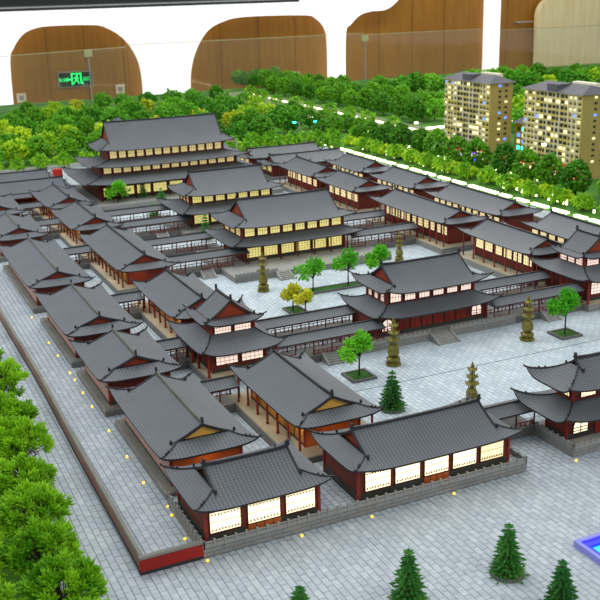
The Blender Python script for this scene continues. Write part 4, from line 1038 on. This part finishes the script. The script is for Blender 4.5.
# pale board on the right
O3 = smooth_loop([(103.2, 3), (103.1, 7.0), (103.7, 8.6), (104.9, 9.5), (107, 9.8)])
o = plate('pale_board', [(103.3, -6.9)] + O3 + [(118, 9.9), (130, 9.9), (130, -6.9)], [], 117.6, 118.6, M['pale']); tag(o, 'pale maple-veneered board with rounded corner at the top right', 'board')
t = thing('door_lever', 'brushed steel lever handle on the brown wood left of the pale board', 'handle', (99.9, 119.6, 5.95))
b = MB(); b.rod((0, 0, 0), (0, -.7, 0), .22, .18, 10); put('rosette', b, M['steel'], t); b = MB(); b.rod((-.2, -.7, 0), (3.6, -.7, .05), .17, .14, 8); put('lever', b, M['steel'], t)
o = MB(); o.cyl(0, 0, -1.3, 1.3, .5, .5, 12); o.cyl(0, 0, -1.7, -1.3, .25, .5, 12); o.cyl(0, 0, 1.3, 1.7, .5, .25, 12); tag(put('black_pull', o, M['black'], None, (117.5, 117.1, 4.4)), 'black rounded pull on the pale board at the right edge', 'handle')
for x, z, lb in ((18.4, -.85, 'small ivory wall plate at the left of the first arch'), (32.1, -.55, 'small ivory wall plate at the right of the first arch'), (59.4, -.35, 'small ivory wall plate in the second arch')):
    t = thing('wall_plate', lb, 'wall plate', (x, 119.55, z)); b = MB(); b.box(-.62, .62, -.12, 0, -.62, .62); put('plate', b, M['switch'], t)
    b = MB(); b.box(-.3, .3, -.16, -.12, -.3, .3); put('socket', b, M['stone_plain'], t)
# exit sign
t = thing('exit_sign', 'green and black exit sign with running figure, arrow and Chinese characters', 'sign', (25.9, 119.5, 1.2)); t.scale = (1.08,) * 3
b = MB(); b.box(-2.25, 2.25, -.2, .05, -1.0, 1.0); put('sign_frame', b, M['sign_frame'], t); b = MB(); b.box(-2.08, 2.08, -.24, -.2, -.84, .84); put('sign_face', b, M['sign_dark'], t)
b = MB(); b.box(-.55, -.38, -.28, -.24, -.7, .75); b.box(-.55, .75, -.28, -.24, .6, .75); b.box(.58, .78, -.28, -.24, -.6, .75); b.box(.78, .95, -.28, -.24, -.65, -.35)
b.prism([(-1.25, 0), (-.95, .3), (-.95, .09), (-.5, .09), (-.5, -.09), (-.95, -.09), (-.95, -.3)], -.28, -.24); put('arrow_and_doorway', b, M['sign_green'], t)
b = MB(); b.cyl(.2, -.26, .0, .0, .0); b = MB()
n = 10; b.prism([(.18 + .14 * math.cos(6.28 * i / n), .42 + .14 * math.sin(6.28 * i / n)) for i in range(n)], -.28, -.24)
for p, q, w_ in (((.15, .3), (.08, -.1), .11), ((.12, .2), (-.25, .1), .06), ((.14, .2), (.42, .05), .06), ((.08, -.1), (-.15, -.35), .08), ((-.15, -.35), (-.35, -.6), .07), ((.08, -.1), (.32, -.3), .08), ((.32, -.3), (.38, -.62), .07)):
    d = Vector((q[0] - p[0], q[1] - p[1])).normalized(); nn = Vector((-d.y, d.x)) * w_
    b.prism([(p[0] + nn.x, p[1] + nn.y), (p[0] - nn.x, p[1] - nn.y), (q[0] - nn.x, q[1] - nn.y), (q[0] + nn.x, q[1] + nn.y)], -.28, -.24)
put('running_figure', b, M['sign_green'], t)
for txt, x in (('安全', -1.62), ('出口', 1.45)):
    cu = bpy.data.curves.new('lettering', 'FONT'); cu.body = txt; cu.size = .52; cu.align_x = 'CENTER'; cu.extrude = .02; cu.offset = .008
    to = bpy.data.objects.new('tmp', cu); COL.objects.link(to); bpy.context.view_layer.update()
    me = bpy.data.meshes.new_from_object(to.evaluated_get(bpy.context.evaluated_depsgraph_get())); bpy.data.objects.remove(to)
    me.transform(Matrix.Rotation(PI / 2, 4, 'X')); me.name = 'lettering'; me.materials.clear(); me.materials.append(M['sign_green'])
    link('lettering', me, t, (x, -.26, -.2))
# glass barrier round the board
def pane(label, p, q, z1=6.0):
    p = Vector((*p, 0)); q = Vector((*q, 0)); L = (q - p).length; ang = math.atan2(q.y - p.y, q.x - p.x)
    t = thing('glass_barrier', label, 'glass barrier', (p.x, p.y, 0), ang); boxpart('glass', 0, L, -.04, .04, -.055, z1, M['glass'], t)
    boxpart('polished_edge', 0, L, -.05, .05, z1, z1 + .07, M['clip'], t); return t
pane('clear glass barrier pane before the first arch', (11, 96.4), (29.0, 103.5), 5.95)
pane('clear glass barrier pane before the second arch', (29.2, 103.6), (62.5, 103.6), 6.2)
pane('clear glass barrier pane left of the brown door', (62.7, 103.6), (84, 103.6), 6.0)
pane('clear glass barrier pane before the pale board', (84.2, 103.6), (111.5, 103.0), 5.7)
for x, y, lb in ((23.7, 101.2, 'slim joint post of the glass before the exit sign'), (62.6, 103.4, 'slim joint post of the glass left of the brown door')):
    t = thing('glass_post', lb, 'post', (x, y, 0)); b = MB(); b.box(-.06, .06, -.1, .1, -.055, 5.9); put('joint_strip', b, M['stone_plain'], t); b = MB(); b.box(-.45, .45, -.14, .14, 5.2, 5.95); put('clip', b, M['clip'], t)

# warm lamps under the eaves of the left colonnade halls
def bulb(x, y, z, e, col, r=.004):
    d = bpy.data.lights.new('eave_lamp', 'POINT'); d.energy = e; d.color = col; d.shadow_soft_size = r; o = bpy.data.objects.new('eave_lamp', d); COL.objects.link(o); o.location = (x, y, z)
for lb, y0, y1, ze, zr, am in ML:
    n = 3
    for i in range(n): bulb(5.62, y0 + (y1 - y0) * (i + .5) / n, .85, .03, (1, .74, .36))
bulb(6.6, 3.0, .9, .035, (1, .55, .2)); bulb(2.85, 2.95, .95, .04, (1, .6, .22)); bulb(6.3, 21.1, .8, .05, (1, .45, .1))
for x, y in ((12.6, 22.0), (14.4, 22.0), (16.2, 22.0)): bulb(x, y, 1.0, .03, (1, .85, .4))

# ------------------------------------------------------------------ to real size: modelling units are decimetres
done = set()
for me in bpy.data.meshes:
    me.transform(Matrix.Scale(S, 4)); me.update()
for o in COL.objects:
    if o.type == 'CAMERA' or o.name.startswith('ceiling_panel_light'): continue
    o.location = o.location * S
